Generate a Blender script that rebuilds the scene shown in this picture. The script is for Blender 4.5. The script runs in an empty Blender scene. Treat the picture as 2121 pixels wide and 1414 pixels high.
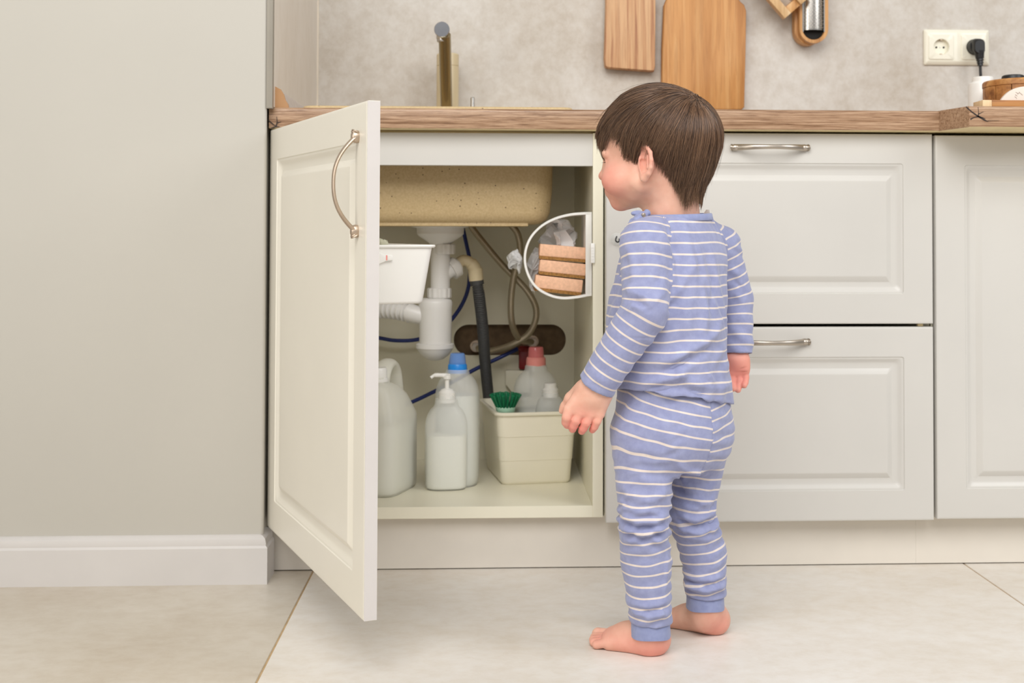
import bpy, bmesh, math, random
import numpy as np
from mathutils import Vector, Matrix

random.seed(7); np.random.seed(7)
PI = math.pi
SC = bpy.context.scene
COL = SC.collection

# ------------------------------------------------------------------ camera, world, lights, exposure
FPX, CX, CY = 2642.1, 1131.76, 421.2
YAW, PITCH, ROLL = 0.0481, 0.0239, 0.0021
CAM = np.array([0.3841, -2.2859, 0.6069])
W_PX, H_PX = 2121, 1414


def cam_axes():
    c, s = math.cos, math.sin
    right = np.array([c(YAW), -s(YAW), 0]); f0 = np.array([s(YAW), c(YAW), 0]); u0 = np.array([0, 0, 1.0])
    fwd = c(PITCH) * f0 + s(PITCH) * u0
    up = -s(PITCH) * f0 + c(PITCH) * u0
    return c(ROLL) * right + s(ROLL) * up, -s(ROLL) * right + c(ROLL) * up, fwd


AR, AU, AF = cam_axes()


def ray(u, v):
    return AF * FPX + AR * (u - CX) - AU * (v - CY)


def P(u, v, y):                    # the point at depth plane y that the photograph shows at (u, v)
    r = ray(u, v)
    return CAM + r * ((y - CAM[1]) / r[1])


def Gz(u, v, z=0.0):               # the point at height z that the photograph shows at (u, v)
    r = ray(u, v)
    return CAM + r * ((z - CAM[2]) / r[2])


cd = bpy.data.cameras.new('camera')
cam = bpy.data.objects.new('camera', cd); COL.objects.link(cam)
cd.sensor_width = 36.0; cd.sensor_fit = 'HORIZONTAL'
cd.lens = 36.0 * FPX / W_PX
cd.shift_x = (W_PX / 2 - CX) / W_PX
cd.shift_y = (CY - H_PX / 2) / W_PX
cd.clip_start = 0.05
M = Matrix.Identity(4)
for i in range(3):
    M[i][0], M[i][1], M[i][2], M[i][3] = AR[i], AU[i], -AF[i], CAM[i]
cam.matrix_world = M
cd.dof.use_dof = True; cd.dof.focus_distance = 1.85; cd.dof.aperture_fstop = 7.0
SC.camera = cam

wd = bpy.data.worlds.new('room_light'); SC.world = wd; wd.use_nodes = True
bg = wd.node_tree.nodes['Background']
bg.inputs['Color'].default_value = (1.0, 0.98, 0.955, 1); bg.inputs['Strength'].default_value = 0.3


def area(name, loc, target, size, power, color):
    ld = bpy.data.lights.new(name, 'AREA'); ld.shape = 'RECTANGLE'; ld.size = size[0]; ld.size_y = size[1]
    ld.energy = power; ld.color = color
    o = bpy.data.objects.new(name, ld); COL.objects.link(o)
    o.location = loc
    o.rotation_euler = (Vector(target) - Vector(loc)).to_track_quat('-Z', 'Y').to_euler()
    return o


area('ceiling_light', (0.24, -2.6, 2.45), (0.5, 0.0, 0.4), (2.2, 1.8), 73, (1.0, 0.985, 0.965))
area('window_light', (2.7, -1.5, 2.0), (0.7, 0.0, 0.5), (1.2, 1.6), 27, (0.97, 0.985, 1.0))
area('left_fill', (-1.9, -2.7, 1.2), (0.2, -0.2, 0.4), (1.4, 1.4), 24, (1.0, 0.96, 0.88))  # added fill, brightens the open door face and the left wall

vs = SC.view_settings
SC.display_settings.display_device = 'sRGB'
vs.view_transform = 'Standard'; vs.look = 'None'; vs.exposure = 0.09; vs.gamma = 1.0; vs.use_curve_mapping = False


# ------------------------------------------------------------------ materials
def srgb(r, g, b):
    def f(c):
        c /= 255.0
        return c / 12.92 if c <= 0.04045 else ((c + 0.055) / 1.055) ** 2.4
    return (f(r), f(g), f(b), 1.0)


class NT:
    def __init__(self, name):
        self.m = bpy.data.materials.new(name); self.m.use_nodes = True
        self.t = self.m.node_tree; self.b = self.t.nodes['Principled BSDF']

    def n(self, typ, ins=None, **kw):
        nd = self.t.nodes.new(typ)
        for k, v in kw.items():
            setattr(nd, k, v)
        for k, v in (ins or {}).items():
            if isinstance(v, bpy.types.NodeSocket):
                self.t.links.new(v, nd.inputs[k])
            else:
                nd.inputs[k].default_value = v
        return nd

    def link(self, a, b):
        self.t.links.new(a, b)

    def coord(self, scale=(1, 1, 1), rot=(0, 0, 0)):
        g = self.n('ShaderNodeNewGeometry')
        mp = self.n('ShaderNodeMapping', {'Vector': g.outputs['Position'], 'Scale': scale, 'Rotation': rot})
        return mp.outputs[0]

    def noise(self, vec, scale, detail=3.0, rough=0.5, dist=0.0):
        return self.n('ShaderNodeTexNoise', {'Vector': vec, 'Scale': scale, 'Detail': detail, 'Roughness': rough, 'Distortion': dist}).outputs['Fac']

    def ramp(self, fac, stops):
        r = self.n('ShaderNodeValToRGB', {'Fac': fac})
        els = r.color_ramp.elements
        while len(els) < len(stops):
            els.new(0.5)
        for e, (p, c) in zip(els, stops):
            e.position = p; e.color = c
        return r.outputs['Color']

    def mix(self, fac, a, b, mode='MIX'):
        nd = self.n('ShaderNodeMix', data_type='RGBA', blend_type=mode)
        for sock, v in ((nd.inputs[0], fac), (nd.inputs[6], a), (nd.inputs[7], b)):
            if isinstance(v, bpy.types.NodeSocket):
                self.link(v, sock)
            else:
                sock.default_value = v
        return nd.outputs[2]

    def math(self, op, a, b=0.0):
        nd = self.n('ShaderNodeMath', operation=op)
        for i, v in enumerate((a, b)):
            if isinstance(v, bpy.types.NodeSocket):
                self.link(v, nd.inputs[i])
            else:
                nd.inputs[i].default_value = v
        return nd.outputs[0]

    def bump(self, h, strength, dist=0.002):
        b = self.n('ShaderNodeBump', {'Height': h, 'Strength': strength, 'Distance': dist})
        self.link(b.outputs[0], self.b.inputs['Normal'])

    def set(self, **kw):
        for k, v in kw.items():
            k = {'color': 'Base Color', 'rough': 'Roughness', 'metal': 'Metallic', 'trans': 'Transmission Weight', 'spec': 'Specular IOR Level',
                 'sss': 'Subsurface Weight', 'ior': 'IOR', 'coat': 'Coat Weight', 'alpha': 'Alpha', 'sheen': 'Sheen Weight'}[k]
            if isinstance(v, bpy.types.NodeSocket):
                self.link(v, self.b.inputs[k])
            else:
                self.b.inputs[k].default_value = v
        return self


def plain(name, col, rough=0.5, metal=0.0, var=0.04, vscale=14.0, spec=0.5, bump=0.0, bscale=300.0):
    t = NT(name); c = t.coord()
    n = t.noise(c, vscale, 3)
    d = tuple(max(0, x * (1 - 2 * var)) for x in col[:3]) + (1,)
    l = tuple(min(1, x * (1 + var)) for x in col[:3]) + (1,)
    t.set(color=t.ramp(n, [(0.3, d), (0.7, l)]), rough=rough, metal=metal, spec=spec)
    if bump:
        t.bump(t.noise(c, bscale, 2), bump, 0.001)
    return t.m


def wood(name, dark, mid, light, axis='x', scale=1.0, rough=0.45, contrast=(0.32, 0.5, 0.68), bump=0.15, lines=0.35, stretch=16, staves=0.0):
    t = NT(name)
    st = {'x': (1.2, stretch, stretch), 'y': (stretch, 1.2, stretch), 'z': (stretch, stretch, 1.2)}[axis]
    c = t.coord(tuple(s * scale for s in st))
    n1 = t.noise(c, 2.2, 6, 0.62, 0.9)
    c2 = t.coord(tuple(s * scale * 3.5 for s in st))
    n2 = t.noise(c2, 3.0, 4, 0.6, 0.4)
    base = t.ramp(n1, [(contrast[0], dark), (contrast[1], mid), (contrast[2], light)])
    pores = t.ramp(n2, [(0.36, (0.45, 0.36, 0.3, 1)), (0.5, (1, 1, 1, 1))])
    col = t.mix(lines, base, t.mix(1.0, base, pores, 'MULTIPLY'))
    if staves:                              # glued strips, each its own tone
        sx = t.n('ShaderNodeSeparateXYZ', {0: t.coord()})
        wn = t.n('ShaderNodeTexWhiteNoise', noise_dimensions='1D'); t.link(t.math('FLOOR', t.math('MULTIPLY', sx.outputs[0], staves)), wn.inputs['W'])
        col = t.mix(1.0, col, t.ramp(wn.outputs['Value'], [(0.0, (0.82, 0.76, 0.68, 1)), (1.0, (1.0, 1.0, 1.0, 1))]), 'MULTIPLY')
    t.set(color=col, rough=rough)
    t.bump(n2, bump, 0.001)
    return t.m


def stone(name, a, b, c_, scale=7.0, rough=0.45, bump=0.05, stretch=(1, 1, 1), speck=0.35):
    t = NT(name); c = t.coord(stretch)
    n1 = t.noise(c, scale, 8, 0.68, 0.35)
    n2 = t.noise(c, scale * 6.5, 5, 0.7, 0.2)
    n3 = t.noise(c, scale * 0.45, 3, 0.5)
    base = t.ramp(n1, [(0.34, a), (0.5, b), (0.68, c_)])
    fine = t.ramp(n2, [(0.36, a), (0.5, b), (0.64, c_)])
    col = t.mix(speck, base, fine)
    col = t.mix(0.35, col, t.ramp(n3, [(0.35, a), (0.65, c_)]))
    t.set(color=col, rough=rough)
    t.bump(n2, bump, 0.001)
    return t.m


MAT = {}
MAT['cream'] = plain('cream_lacquer', srgb(207, 204, 198), 0.32, var=0.012, vscale=5)
MAT['cream_door_lit'] = plain('cream_lacquer_lit', srgb(236, 231, 218), 0.32, var=0.012, vscale=5)  # same lacquer as the drawers, with warm light on the door painted in
MAT['door_edge'] = plain('door_edge_band', srgb(205, 200, 197), 0.35, var=0.012)
MAT['carcass'] = plain('cream_melamine', srgb(240, 235, 214), 0.38, var=0.012, vscale=4)
MAT['plinth'] = plain('cream_plinth', srgb(226, 219, 208), 0.4, var=0.015)
MAT['paint'] = plain('wall_paint', srgb(187, 183, 174), 0.6, var=0.012, vscale=3, bump=0.06, bscale=120)
MAT['base'] = plain('baseboard_white', srgb(207, 203, 200), 0.4, var=0.02, vscale=9)
MAT['tile_wall'] = stone('wall_stone_tile', srgb(178, 166, 150), srgb(201, 194, 184), srgb(217, 214, 208), 7.5, 0.5, speck=0.45)
MAT['tile_side'] = stone('side_wall_tile', srgb(216, 206, 191), srgb(228, 220, 209), srgb(234, 228, 219), 6, 0.45, stretch=(1, 1, 0.5))
MAT['floor_tile'] = stone('floor_stone_tile', srgb(211, 200, 184), srgb(225, 218, 209), srgb(233, 230, 225), 4.2, 0.38, 0.04, stretch=(1, 1.3, 1), speck=0.48)
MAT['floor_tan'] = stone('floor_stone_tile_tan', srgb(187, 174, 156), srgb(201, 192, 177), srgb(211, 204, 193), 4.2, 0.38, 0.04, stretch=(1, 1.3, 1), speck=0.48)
MAT['grout'] = plain('sandy_grout', srgb(196, 168, 128), 0.8, var=0.08, vscale=60)
MAT['silicone'] = plain('pale_sealant', srgb(226, 215, 198), 0.5)
MAT['oak'] = wood('oak_laminate', srgb(124, 90, 62), srgb(164, 130, 101), srgb(186, 154, 125), 'x', 2.0, 0.3, stretch=60, contrast=(0.34, 0.47, 0.6), lines=0.9)
MAT['oak_under'] = plain('worktop_underside', srgb(228, 208, 160), 0.5)
MAT['oak_end'] = wood('oak_end_strip', srgb(150, 108, 66), srgb(176, 134, 92), srgb(196, 156, 114), 'x', 1.0, 0.45, stretch=40, lines=0.2)
MAT['knot'] = plain('knot_dark', srgb(38, 26, 20), 0.6)
MAT['beech'] = wood('beech_board', srgb(186, 128, 70), srgb(206, 150, 90), srgb(219, 170, 112), 'z', 0.8, 0.5, stretch=24, staves=19.0, contrast=(0.3, 0.5, 0.7), lines=0.25)
MAT['ash'] = wood('striped_ash_board', srgb(154, 98, 62), srgb(192, 144, 100), srgb(207, 164, 120), 'z', 0.8, 0.5, stretch=60, contrast=(0.38, 0.47, 0.56), lines=0.3)
MAT['pine'] = wood('pale_pine', srgb(190, 148, 96), srgb(216, 180, 132), srgb(232, 204, 162), 'z', 1.0, 0.5)
MAT['bamboo'] = wood('bamboo_frame', srgb(170, 116, 60), srgb(200, 148, 90), srgb(222, 178, 122), 'z', 1.0, 0.45)
MAT['acacia'] = wood('acacia_box', srgb(128, 78, 36), srgb(176, 118, 62), srgb(204, 152, 92), 'x', 1.0, 0.45)
MAT['nickel'] = plain('brushed_nickel', srgb(186, 176, 164), 0.34, 1.0, var=0.03)
MAT['pewter'] = plain('aged_pewter', srgb(196, 178, 160), 0.42, 0.9, var=0.04, vscale=60)
MAT['chrome'] = plain('chrome', srgb(214, 216, 222), 0.16, 1.0, var=0.01)
MAT['tap_reflection'] = plain('tap_painted_reflection', srgb(164, 150, 116), 0.25, 0.85, var=0.01)  # chrome spout, the brown worktop reflection is painted into its colour
MAT['tap_body'] = plain('tap_painted_beige_reflection', srgb(212, 196, 160), 0.3, 0.0, var=0.01)  # chrome body, the beige wall reflection is painted into its colour
MAT['steel'] = plain('stainless_steel', srgb(200, 196, 190), 0.26, 1.0, var=0.02)
MAT['profile'] = plain('aluminium_profile', srgb(158, 152, 141), 0.42, 0.3, var=0.02)
MAT['white_pl'] = plain('white_plastic', srgb(238, 236, 230), 0.32, var=0.008)
MAT['trap_pl'] = plain('trap_white_plastic', srgb(226, 224, 220), 0.36, var=0.012)
MAT['cream_pl'] = plain('cream_plastic', srgb(238, 230, 206), 0.34, var=0.01)
MAT['bin_pl'] = plain('ivory_bin_plastic', srgb(240, 234, 214), 0.36, var=0.01)
MAT['socket'] = plain('ivory_socket_plastic', srgb(240, 236, 218), 0.26, var=0.008)
MAT['black'] = plain('black_rubber', srgb(24, 24, 26), 0.42, var=0.03)
MAT['dark'] = plain('painted_shade', srgb(16, 13, 10), 0.8)  # near-black painted shade for the grater slot and socket holes
MAT['grey_hose'] = plain('grey_corrugated_hose', srgb(70, 70, 70), 0.5, var=0.04)
MAT['elbow'] = plain('beige_elbow', srgb(222, 206, 170), 0.4, var=0.03)
MAT['braid'] = plain('braided_steel_hose', srgb(184, 172, 150), 0.38, 0.7, var=0.12, vscale=900)
MAT['blue'] = plain('blue_tube', srgb(24, 44, 118), 0.4, var=0.03)
MAT['brown_hole'] = plain('rough_plaster_recess', srgb(122, 100, 76), 0.9, var=0.15, vscale=50, bump=0.4, bscale=90)
MAT['green'] = plain('green_bristle', srgb(20, 128, 84), 0.45, var=0.12, vscale=80)
MAT['mint'] = plain('mint_plastic', srgb(188, 232, 204), 0.4)
MAT['red'] = plain('dark_red_plastic', srgb(130, 26, 34), 0.4)
MAT['sponge'] = plain('peach_sponge', srgb(238, 190, 156), 0.9, var=0.06, vscale=200, bump=0.4, bscale=500)
MAT['scour'] = plain('brown_scouring_layer', srgb(176, 128, 70), 0.95, var=0.2, vscale=300, bump=0.6, bscale=600)
MAT['blue_cap'] = plain('bright_blue_cap', srgb(30, 144, 236), 0.35)
MAT['pink_cap'] = plain('pink_cap', srgb(238, 150, 142), 0.35)
MAT['bristle'] = plain('pale_bristles', srgb(226, 224, 200), 0.6)
MAT['pale'] = plain('pale_stone_disc', srgb(230, 218, 206), 0.6, var=0.02)
MAT['scribble'] = plain('grey_pencil', srgb(150, 136, 126), 0.7)
MAT['brown_cap'] = plain('brown_end_cap', srgb(176, 132, 88), 0.45)
MAT['upstand'] = plain('grey_upstand', srgb(196, 184, 174), 0.45, var=0.05, vscale=40)
MAT['pale_screw'] = plain('cover_cap', srgb(236, 232, 224), 0.4)


def translucent(name, col, trans=0.6, rough=0.3, tl=0.35):
    t = NT(name)
    t.set(color=col, rough=rough, trans=trans, ior=1.25)
    tr = t.n('ShaderNodeBsdfTranslucent', {'Color': col})
    ms = t.n('ShaderNodeMixShader', {0: tl})
    out = t.t.nodes['Material Output']
    t.link(t.b.outputs[0], ms.inputs[1]); t.link(tr.outputs[0], ms.inputs[2]); t.link(ms.outputs[0], out.inputs['Surface'])
    return t.m


def seethrough(name, col, alpha=0.4, rough=0.25):
    t = NT(name); c = t.coord()
    t.set(color=col, rough=rough, alpha=alpha)
    return t.m


MAT['bottle'] = seethrough('frosted_bottle', srgb(248, 249, 245), 0.38, 0.35)
MAT['jug'] = seethrough('ivory_canister', srgb(250, 248, 236), 0.58, 0.35)
MAT['liquid'] = translucent('milky_liquid', srgb(250, 250, 240), 0.0, 0.4, 0.1)
MAT['liquid_grey'] = translucent('clear_grey_liquid', srgb(232, 234, 226), 0.0, 0.4, 0.1)
MAT['clear_blue'] = seethrough('clear_blue_cup', srgb(110, 160, 232), 0.62, 0.2)
MAT['clear_pink'] = seethrough('clear_pink_cup', srgb(232, 130, 130), 0.7, 0.2)
MAT['bag'] = seethrough('crumpled_clear_bag', srgb(248, 248, 248), 0.5, 0.22)
MAT['holder_rim'] = plain('white_holder_plastic', srgb(240, 238, 232), 0.35)
MAT['holder'] = seethrough('cloudy_holder_plastic', srgb(228, 222, 212), 0.5, 0.3)
MAT['suction'] = seethrough('clear_suction_cup', srgb(236, 236, 232), 0.35, 0.15)

# sink composite with dark specks
t = NT('beige_composite'); c = t.coord()
vor = t.n('ShaderNodeTexVoronoi', {'Vector': c, 'Scale': 95.0})
spot = t.ramp(vor.outputs['Distance'], [(0.09, (1, 1, 1, 1)), (0.15, (0, 0, 0, 1))])
keep = t.ramp(t.noise(c, 31.0, 2), [(0.52, (0, 0, 0, 1)), (0.55, (1, 1, 1, 1))])
fine = t.ramp(t.noise(c, 260.0, 3), [(0.3, srgb(192, 166, 122)), (0.7, srgb(206, 182, 138))])
t.set(color=t.mix(t.mix(1.0, spot, keep, 'MULTIPLY'), fine, srgb(96, 72, 48)), rough=0.5)
MAT['sink'] = t.m


# ------------------------------------------------------------------ object helpers
WM = {}


def tag(o, label=None, cat=None, group=None, kind=None):
    if label: o['label'] = label
    if cat: o['category'] = cat
    if group: o['group'] = group
    if kind: o['kind'] = kind
    return o


def thing(name, loc, label, cat, group=None):
    o = bpy.data.objects.new(name, None); COL.objects.link(o)
    o.empty_display_size = 0.05
    o.location = loc; WM[o] = Matrix.Translation(Vector(loc))
    return tag(o, label, cat, group)


def link_mesh(name, me, parent=None):
    """links a mesh whose vertices are in world space; the object's origin goes to its centre"""
    n = len(me.vertices)
    co = np.empty(n * 3, dtype=np.float32); me.vertices.foreach_get('co', co); co = co.reshape(-1, 3)
    c = (co.min(0) + co.max(0)) / 2
    me.vertices.foreach_set('co', (co - c).ravel()); me.update()
    o = bpy.data.objects.new(name, me); COL.objects.link(o)
    o.location = Vector([float(x) for x in c])
    if parent is not None:
        o.parent = parent; o.matrix_parent_inverse = WM[parent].inverted()
    WM[o] = Matrix.Translation(o.location)
    return o


class Geo:
    def __init__(self):
        self.bm = bmesh.new()

    def mark(self):
        self.bm.verts.ensure_lookup_table(); return len(self.bm.verts)

    def xf(self, M, start=0):
        self.bm.verts.ensure_lookup_table()
        for v in self.bm.verts[start:]:
            v.co = M @ v.co
        return self

    def box(self, lo, hi, bev=0.0, seg=2, M=None):
        b = bmesh.new(); bmesh.ops.create_cube(b, size=1.0)
        for v in b.verts:
            v.co = Vector([lo[i] + (v.co[i] + 0.5) * (hi[i] - lo[i]) for i in range(3)])
        if bev:
            bmesh.ops.bevel(b, geom=list(b.edges), offset=bev, segments=seg, profile=0.5, affect='EDGES')
        if M is not None:
            bmesh.ops.transform(b, matrix=M, verts=b.verts)
        self.add(b); return self

    def add(self, b):
        me = bpy.data.meshes.new('tmp'); b.to_mesh(me); b.free(); self.bm.from_mesh(me); bpy.data.meshes.remove(me)

    def raw(self, verts, faces):
        vs_ = [self.bm.verts.new(Vector([float(x) for x in v])) for v in verts]
        for f in faces:
            try:
                self.bm.faces.new([vs_[i] for i in f])
            except ValueError:
                pass
        return self

    def loft(self, rings, closed=True, cap0=False, cap1=False):
        R = [[self.bm.verts.new(Vector([float(x) for x in p])) for p in r] for r in rings]
        n = len(R[0])
        for a, b in zip(R[:-1], R[1:]):
            for i in range(n if closed else n - 1):
                j = (i + 1) % n
                self.bm.faces.new((a[i], a[j], b[j], b[i]))
        if cap0: self.bm.faces.new(list(reversed(R[0])))
        if cap1: self.bm.faces.new(R[-1])
        return self

    def lathe(self, prof, loc=(0, 0, 0), n=28, M=None, cap0=True, cap1=True):
        rings = []
        for r, z in prof:
            r = max(r, 1e-5)
            rings.append([(r * math.cos(2 * PI * i / n), r * math.sin(2 * PI * i / n), z) for i in range(n)])
        s = self.mark(); self.loft(rings, True, cap0, cap1)
        X = Matrix.Translation(Vector(loc)) @ (M if M is not None else Matrix.Identity(4))
        return self.xf(X, s)

    def tube(self, pts, r, n=10, caps=True, closed=False):
        pts = [np.array(p, float) for p in pts]; N = len(pts)
        rs = [r] * N if not hasattr(r, '__len__') else list(r)
        T = []
        for i in range(N):
            a = pts[(i - 1) % N] if (closed or i > 0) else pts[i]
            b = pts[(i + 1) % N] if (closed or i < N - 1) else pts[i]
            d = b - a; T.append(d / (np.linalg.norm(d) + 1e-12))
        up = np.array([0, 0, 1.0]) if abs(T[0][2]) < 0.9 else np.array([1.0, 0, 0])
        u = np.cross(T[0], up); u /= np.linalg.norm(u)
        rings = []
        for i in range(N):
            u = u - T[i] * (u @ T[i]); u /= np.linalg.norm(u); w = np.cross(T[i], u)
            rings.append([pts[i] + rs[i] * (math.cos(2 * PI * k / n) * u + math.sin(2 * PI * k / n) * w) for k in range(n)])
        if closed:
            rings.append(rings[0])
        self.loft(rings, True, caps and not closed, caps and not closed)
        if closed:
            bmesh.ops.remove_doubles(self.bm, verts=self.bm.verts, dist=1e-6)
        return self

    def prism(self, poly, y0, y1, M=None, bev=0.0):
        """polygon in (x, z), extruded from y0 to y1"""
        b = bmesh.new()
        a = [b.verts.new((p[0], y0, p[1])) for p in poly]; c = [b.verts.new((p[0], y1, p[1])) for p in poly]
        b.faces.new(a); b.faces.new(list(reversed(c)))
        n = len(poly)
        for i in range(n):
            j = (i + 1) % n; b.faces.new((a[j], a[i], c[i], c[j]))
        bmesh.ops.recalc_face_normals(b, faces=b.faces)
        if bev:
            es = [e for e in b.edges if abs(e.verts[0].co.y - e.verts[1].co.y) < 1e-7]
            bmesh.ops.bevel(b, geom=es, offset=bev, segments=2, profile=0.5, affect='EDGES')
        if M is not None:
            bmesh.ops.transform(b, matrix=M, verts=b.verts)
        self.add(b); return self

    def build(self, name, mat, parent=None, smooth=35, recalc=True, M=None):
        if M is not None:
            self.xf(M)
        if recalc:
            bmesh.ops.recalc_face_normals(self.bm, faces=self.bm.faces)
        me = bpy.data.meshes.new(name); self.bm.to_mesh(me); self.bm.free()
        me.materials.append(MAT[mat] if isinstance(mat, str) else mat)
        if smooth:
            me.shade_smooth()
            me.set_sharp_from_angle(angle=math.radians(smooth))
        return link_mesh(name, me, parent)


def spline(pts, n=8):
    """Catmull-Rom through points"""
    pts = [np.array(p, float) for p in pts]
    Q = [2 * pts[0] - pts[1]] + pts + [2 * pts[-1] - pts[-2]]
    out = []
    for i in range(1, len(Q) - 2):
        for k in range(n):
            t = k / n
            a, b, c, d = Q[i - 1], Q[i], Q[i + 1], Q[i + 2]
            out.append(0.5 * (2 * b + (c - a) * t + (2 * a - 5 * b + 4 * c - d) * t * t + (3 * b - a - 3 * c + d) * t ** 3))
    out.append(pts[-1]); return out


def rrect(x0, x1, z0, z1, r, n=4):
    r = min(r, (x1 - x0) / 2 - 1e-5, (z1 - z0) / 2 - 1e-5); out = []
    for cx, cz, a0 in ((x1 - r, z0 + r, -90), (x1 - r, z1 - r, 0), (x0 + r, z1 - r, 90), (x0 + r, z0 + r, 180)):
        for k in range(n + 1):
            a = math.radians(a0 + 90 * k / n); out.append((cx + r * math.cos(a), cz + r * math.sin(a)))
    return out


def dup(root, label=None, group=None):
    r = root.copy(); COL.objects.link(r)
    if label: r['label'] = label
    if group: r['group'] = group
    for ch in list(root.children):
        c2 = ch.copy(); COL.objects.link(c2); c2.parent = r
        for g in ch.children:
            d = g.copy(); COL.objects.link(d); d.parent = c2
    return r


# ------------------------------------------------------------------ the setting
YW, YS = 0.561, -0.028
FLOOR = Geo().box((-1.6, -3.2, -0.03), (2.6, 0.62, -0.002)).build('floor', 'grout', smooth=0)
tag(FLOOR, 'large pale stone floor tiles with thin sandy joints', kind='structure')
XT, YT = [-1.6, 0.077, 1.270, 2.6], [0.60, -0.90, -2.1, -3.2]
for i in range(3):
    for j in range(3):
        g = 0.0016
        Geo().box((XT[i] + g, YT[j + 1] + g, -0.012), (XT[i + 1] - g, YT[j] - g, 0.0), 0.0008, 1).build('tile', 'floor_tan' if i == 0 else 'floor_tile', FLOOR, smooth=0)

wb = Geo().box((-0.1, YW, 0), (2.6, YW + 0.1, 2.5)).build('wall_back', 'tile_wall', smooth=0)
tag(wb, 'beige mottled stone-look splashback wall behind the worktop', kind='structure')
wl = Geo().prism([(-1.6, 0), (-0.006, 0), (-0.006, 2.5), (-1.6, 2.5)], YS, YW + 0.1)
wl = wl.build('wall_left', 'paint', smooth=0)
tag(wl, 'cream painted wall end left of the sink cabinet', kind='structure')
# rounded plaster corner of the wall end
cr = Geo().tube([(-0.006, YS + 0.006, 0), (-0.006, YS + 0.006, 2.5)], 0.006, 14).build('corner_bead', 'paint', wl)
Z_WT = 0.8305
sw = Geo().box((-0.006, YS + 0.0135, Z_WT), (0.0105, YW, 2.5)).build('wall_side', 'tile_side', smooth=0)
tag(sw, 'narrow stone-tiled return wall left of the tap', kind='structure')
tp = Geo().box((-0.0005, YS - 0.001, Z_WT - 0.004), (0.0105, YS + 0.0133, 2.5), 0.001, 2).build('trim_1', 'profile')
tag(tp, 'grey metal edge profile on the tiled wall corner', kind='structure')
sl = Geo().box((0.0105, YW - 0.0035, Z_WT), (0.014, YW, 2.5)).build('trim_2', 'silicone', smooth=0)
tag(sl, 'pale sealant line in the tiled wall corner', kind='structure')
# upstand strip along the tiled side wall with its moulded end
pr = [(0.0106, 0), (0.034, 0), (0.0325, 0.006), (0.028, 0.013), (0.0255, 0.022), (0.020, 0.031), (0.0106, 0.036)]
up = Geo().loft([[(x, y, Z_WT + z) for x, z in pr] for y in (0.006, YW - 0.004)], True, True, True).build('trim_3', 'upstand', smooth=50)
tag(up, 'grey upstand strip along the tiled side wall', kind='structure')
pr2 = [(0.0102 + (x - 0.0106) * 1.06, z * 1.05) for x, z in pr]
Geo().loft([[(x, y, Z_WT + z) for x, z in pr2] for y in (-0.002, 0.006)], True, True, True).build('end_cap', 'brown_cap', up, smooth=50)
# baseboard with a moulded top
pb = [(0.0, 0.0), (-0.0155, 0.0), (-0.0155, 0.062), (-0.0125, 0.066), (-0.0128, 0.069), (-0.011, 0.077), (-0.006, 0.0815), (0, 0.083)]
BB = Geo().loft([[(x + (0.006 - d if x > -1 else 0), YS + d, z) for d, z in pb] for x in (-1.6, -0.012)], True, True, True)
BB.loft([[(-0.006 - d, yy, z) for d, z in pb] for yy in (YS - 0.0, 0.03)], True, True, True)
BB.loft([[(x, y_, z) for x, y_, z in ring] for ring in ([(-0.012 + (0.006 - d) - 0.006 + 0.006, YS + d, z) for d, z in pb], [(-0.006 - d, YS + d * 0.999, z) for d, z in pb], [(-0.006 - d, YS + 0.001, z) for d, z in pb])], True, True, True)
BB = BB.build('baseboard_left', 'base', smooth=30)
tag(BB, 'white moulded baseboard along the foot of the cream wall', kind='structure')


# ------------------------------------------------------------------ kitchen units
ZB, ZT = 0.0904, 0.7902
PROF = [(0.0, 0.0185, 0.0005), (0.0, 0.0025, 0.0005), (0.0008, 0.0007, 0.001), (0.0025, 0.0, 0.002), (0.0045, 0.0, 0.002), (0.0530, 0.0, 0.004), (0.054, 0.0, 0.004), (0.0552, 0.0016, 0.004), (0.0568, 0.0016, 0.005),
        (0.0595, 0.0030, 0.008), (0.063, 0.0060, 0.009), (0.067, 0.0074, 0.008), (0.0755, 0.0070, 0.004), (0.085, 0.0012, 0.002), (0.0862, 0.0009, 0.002), (0.0885, 0.0009, 0.002)]


def panel_front(w, h, frame=1.0):
    """raised-panel front in local space: x 0..w, z 0..h, face at y=0 looking to -y"""
    g = Geo(); rings = []
    for ins, dep, r in PROF:
        rings.append([(x, dep, z) for x, z in rrect(ins, w - ins, ins, h - ins, max(r, 0.0006), 4)])
    g.loft(rings, True, True, True)
    return g


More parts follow.
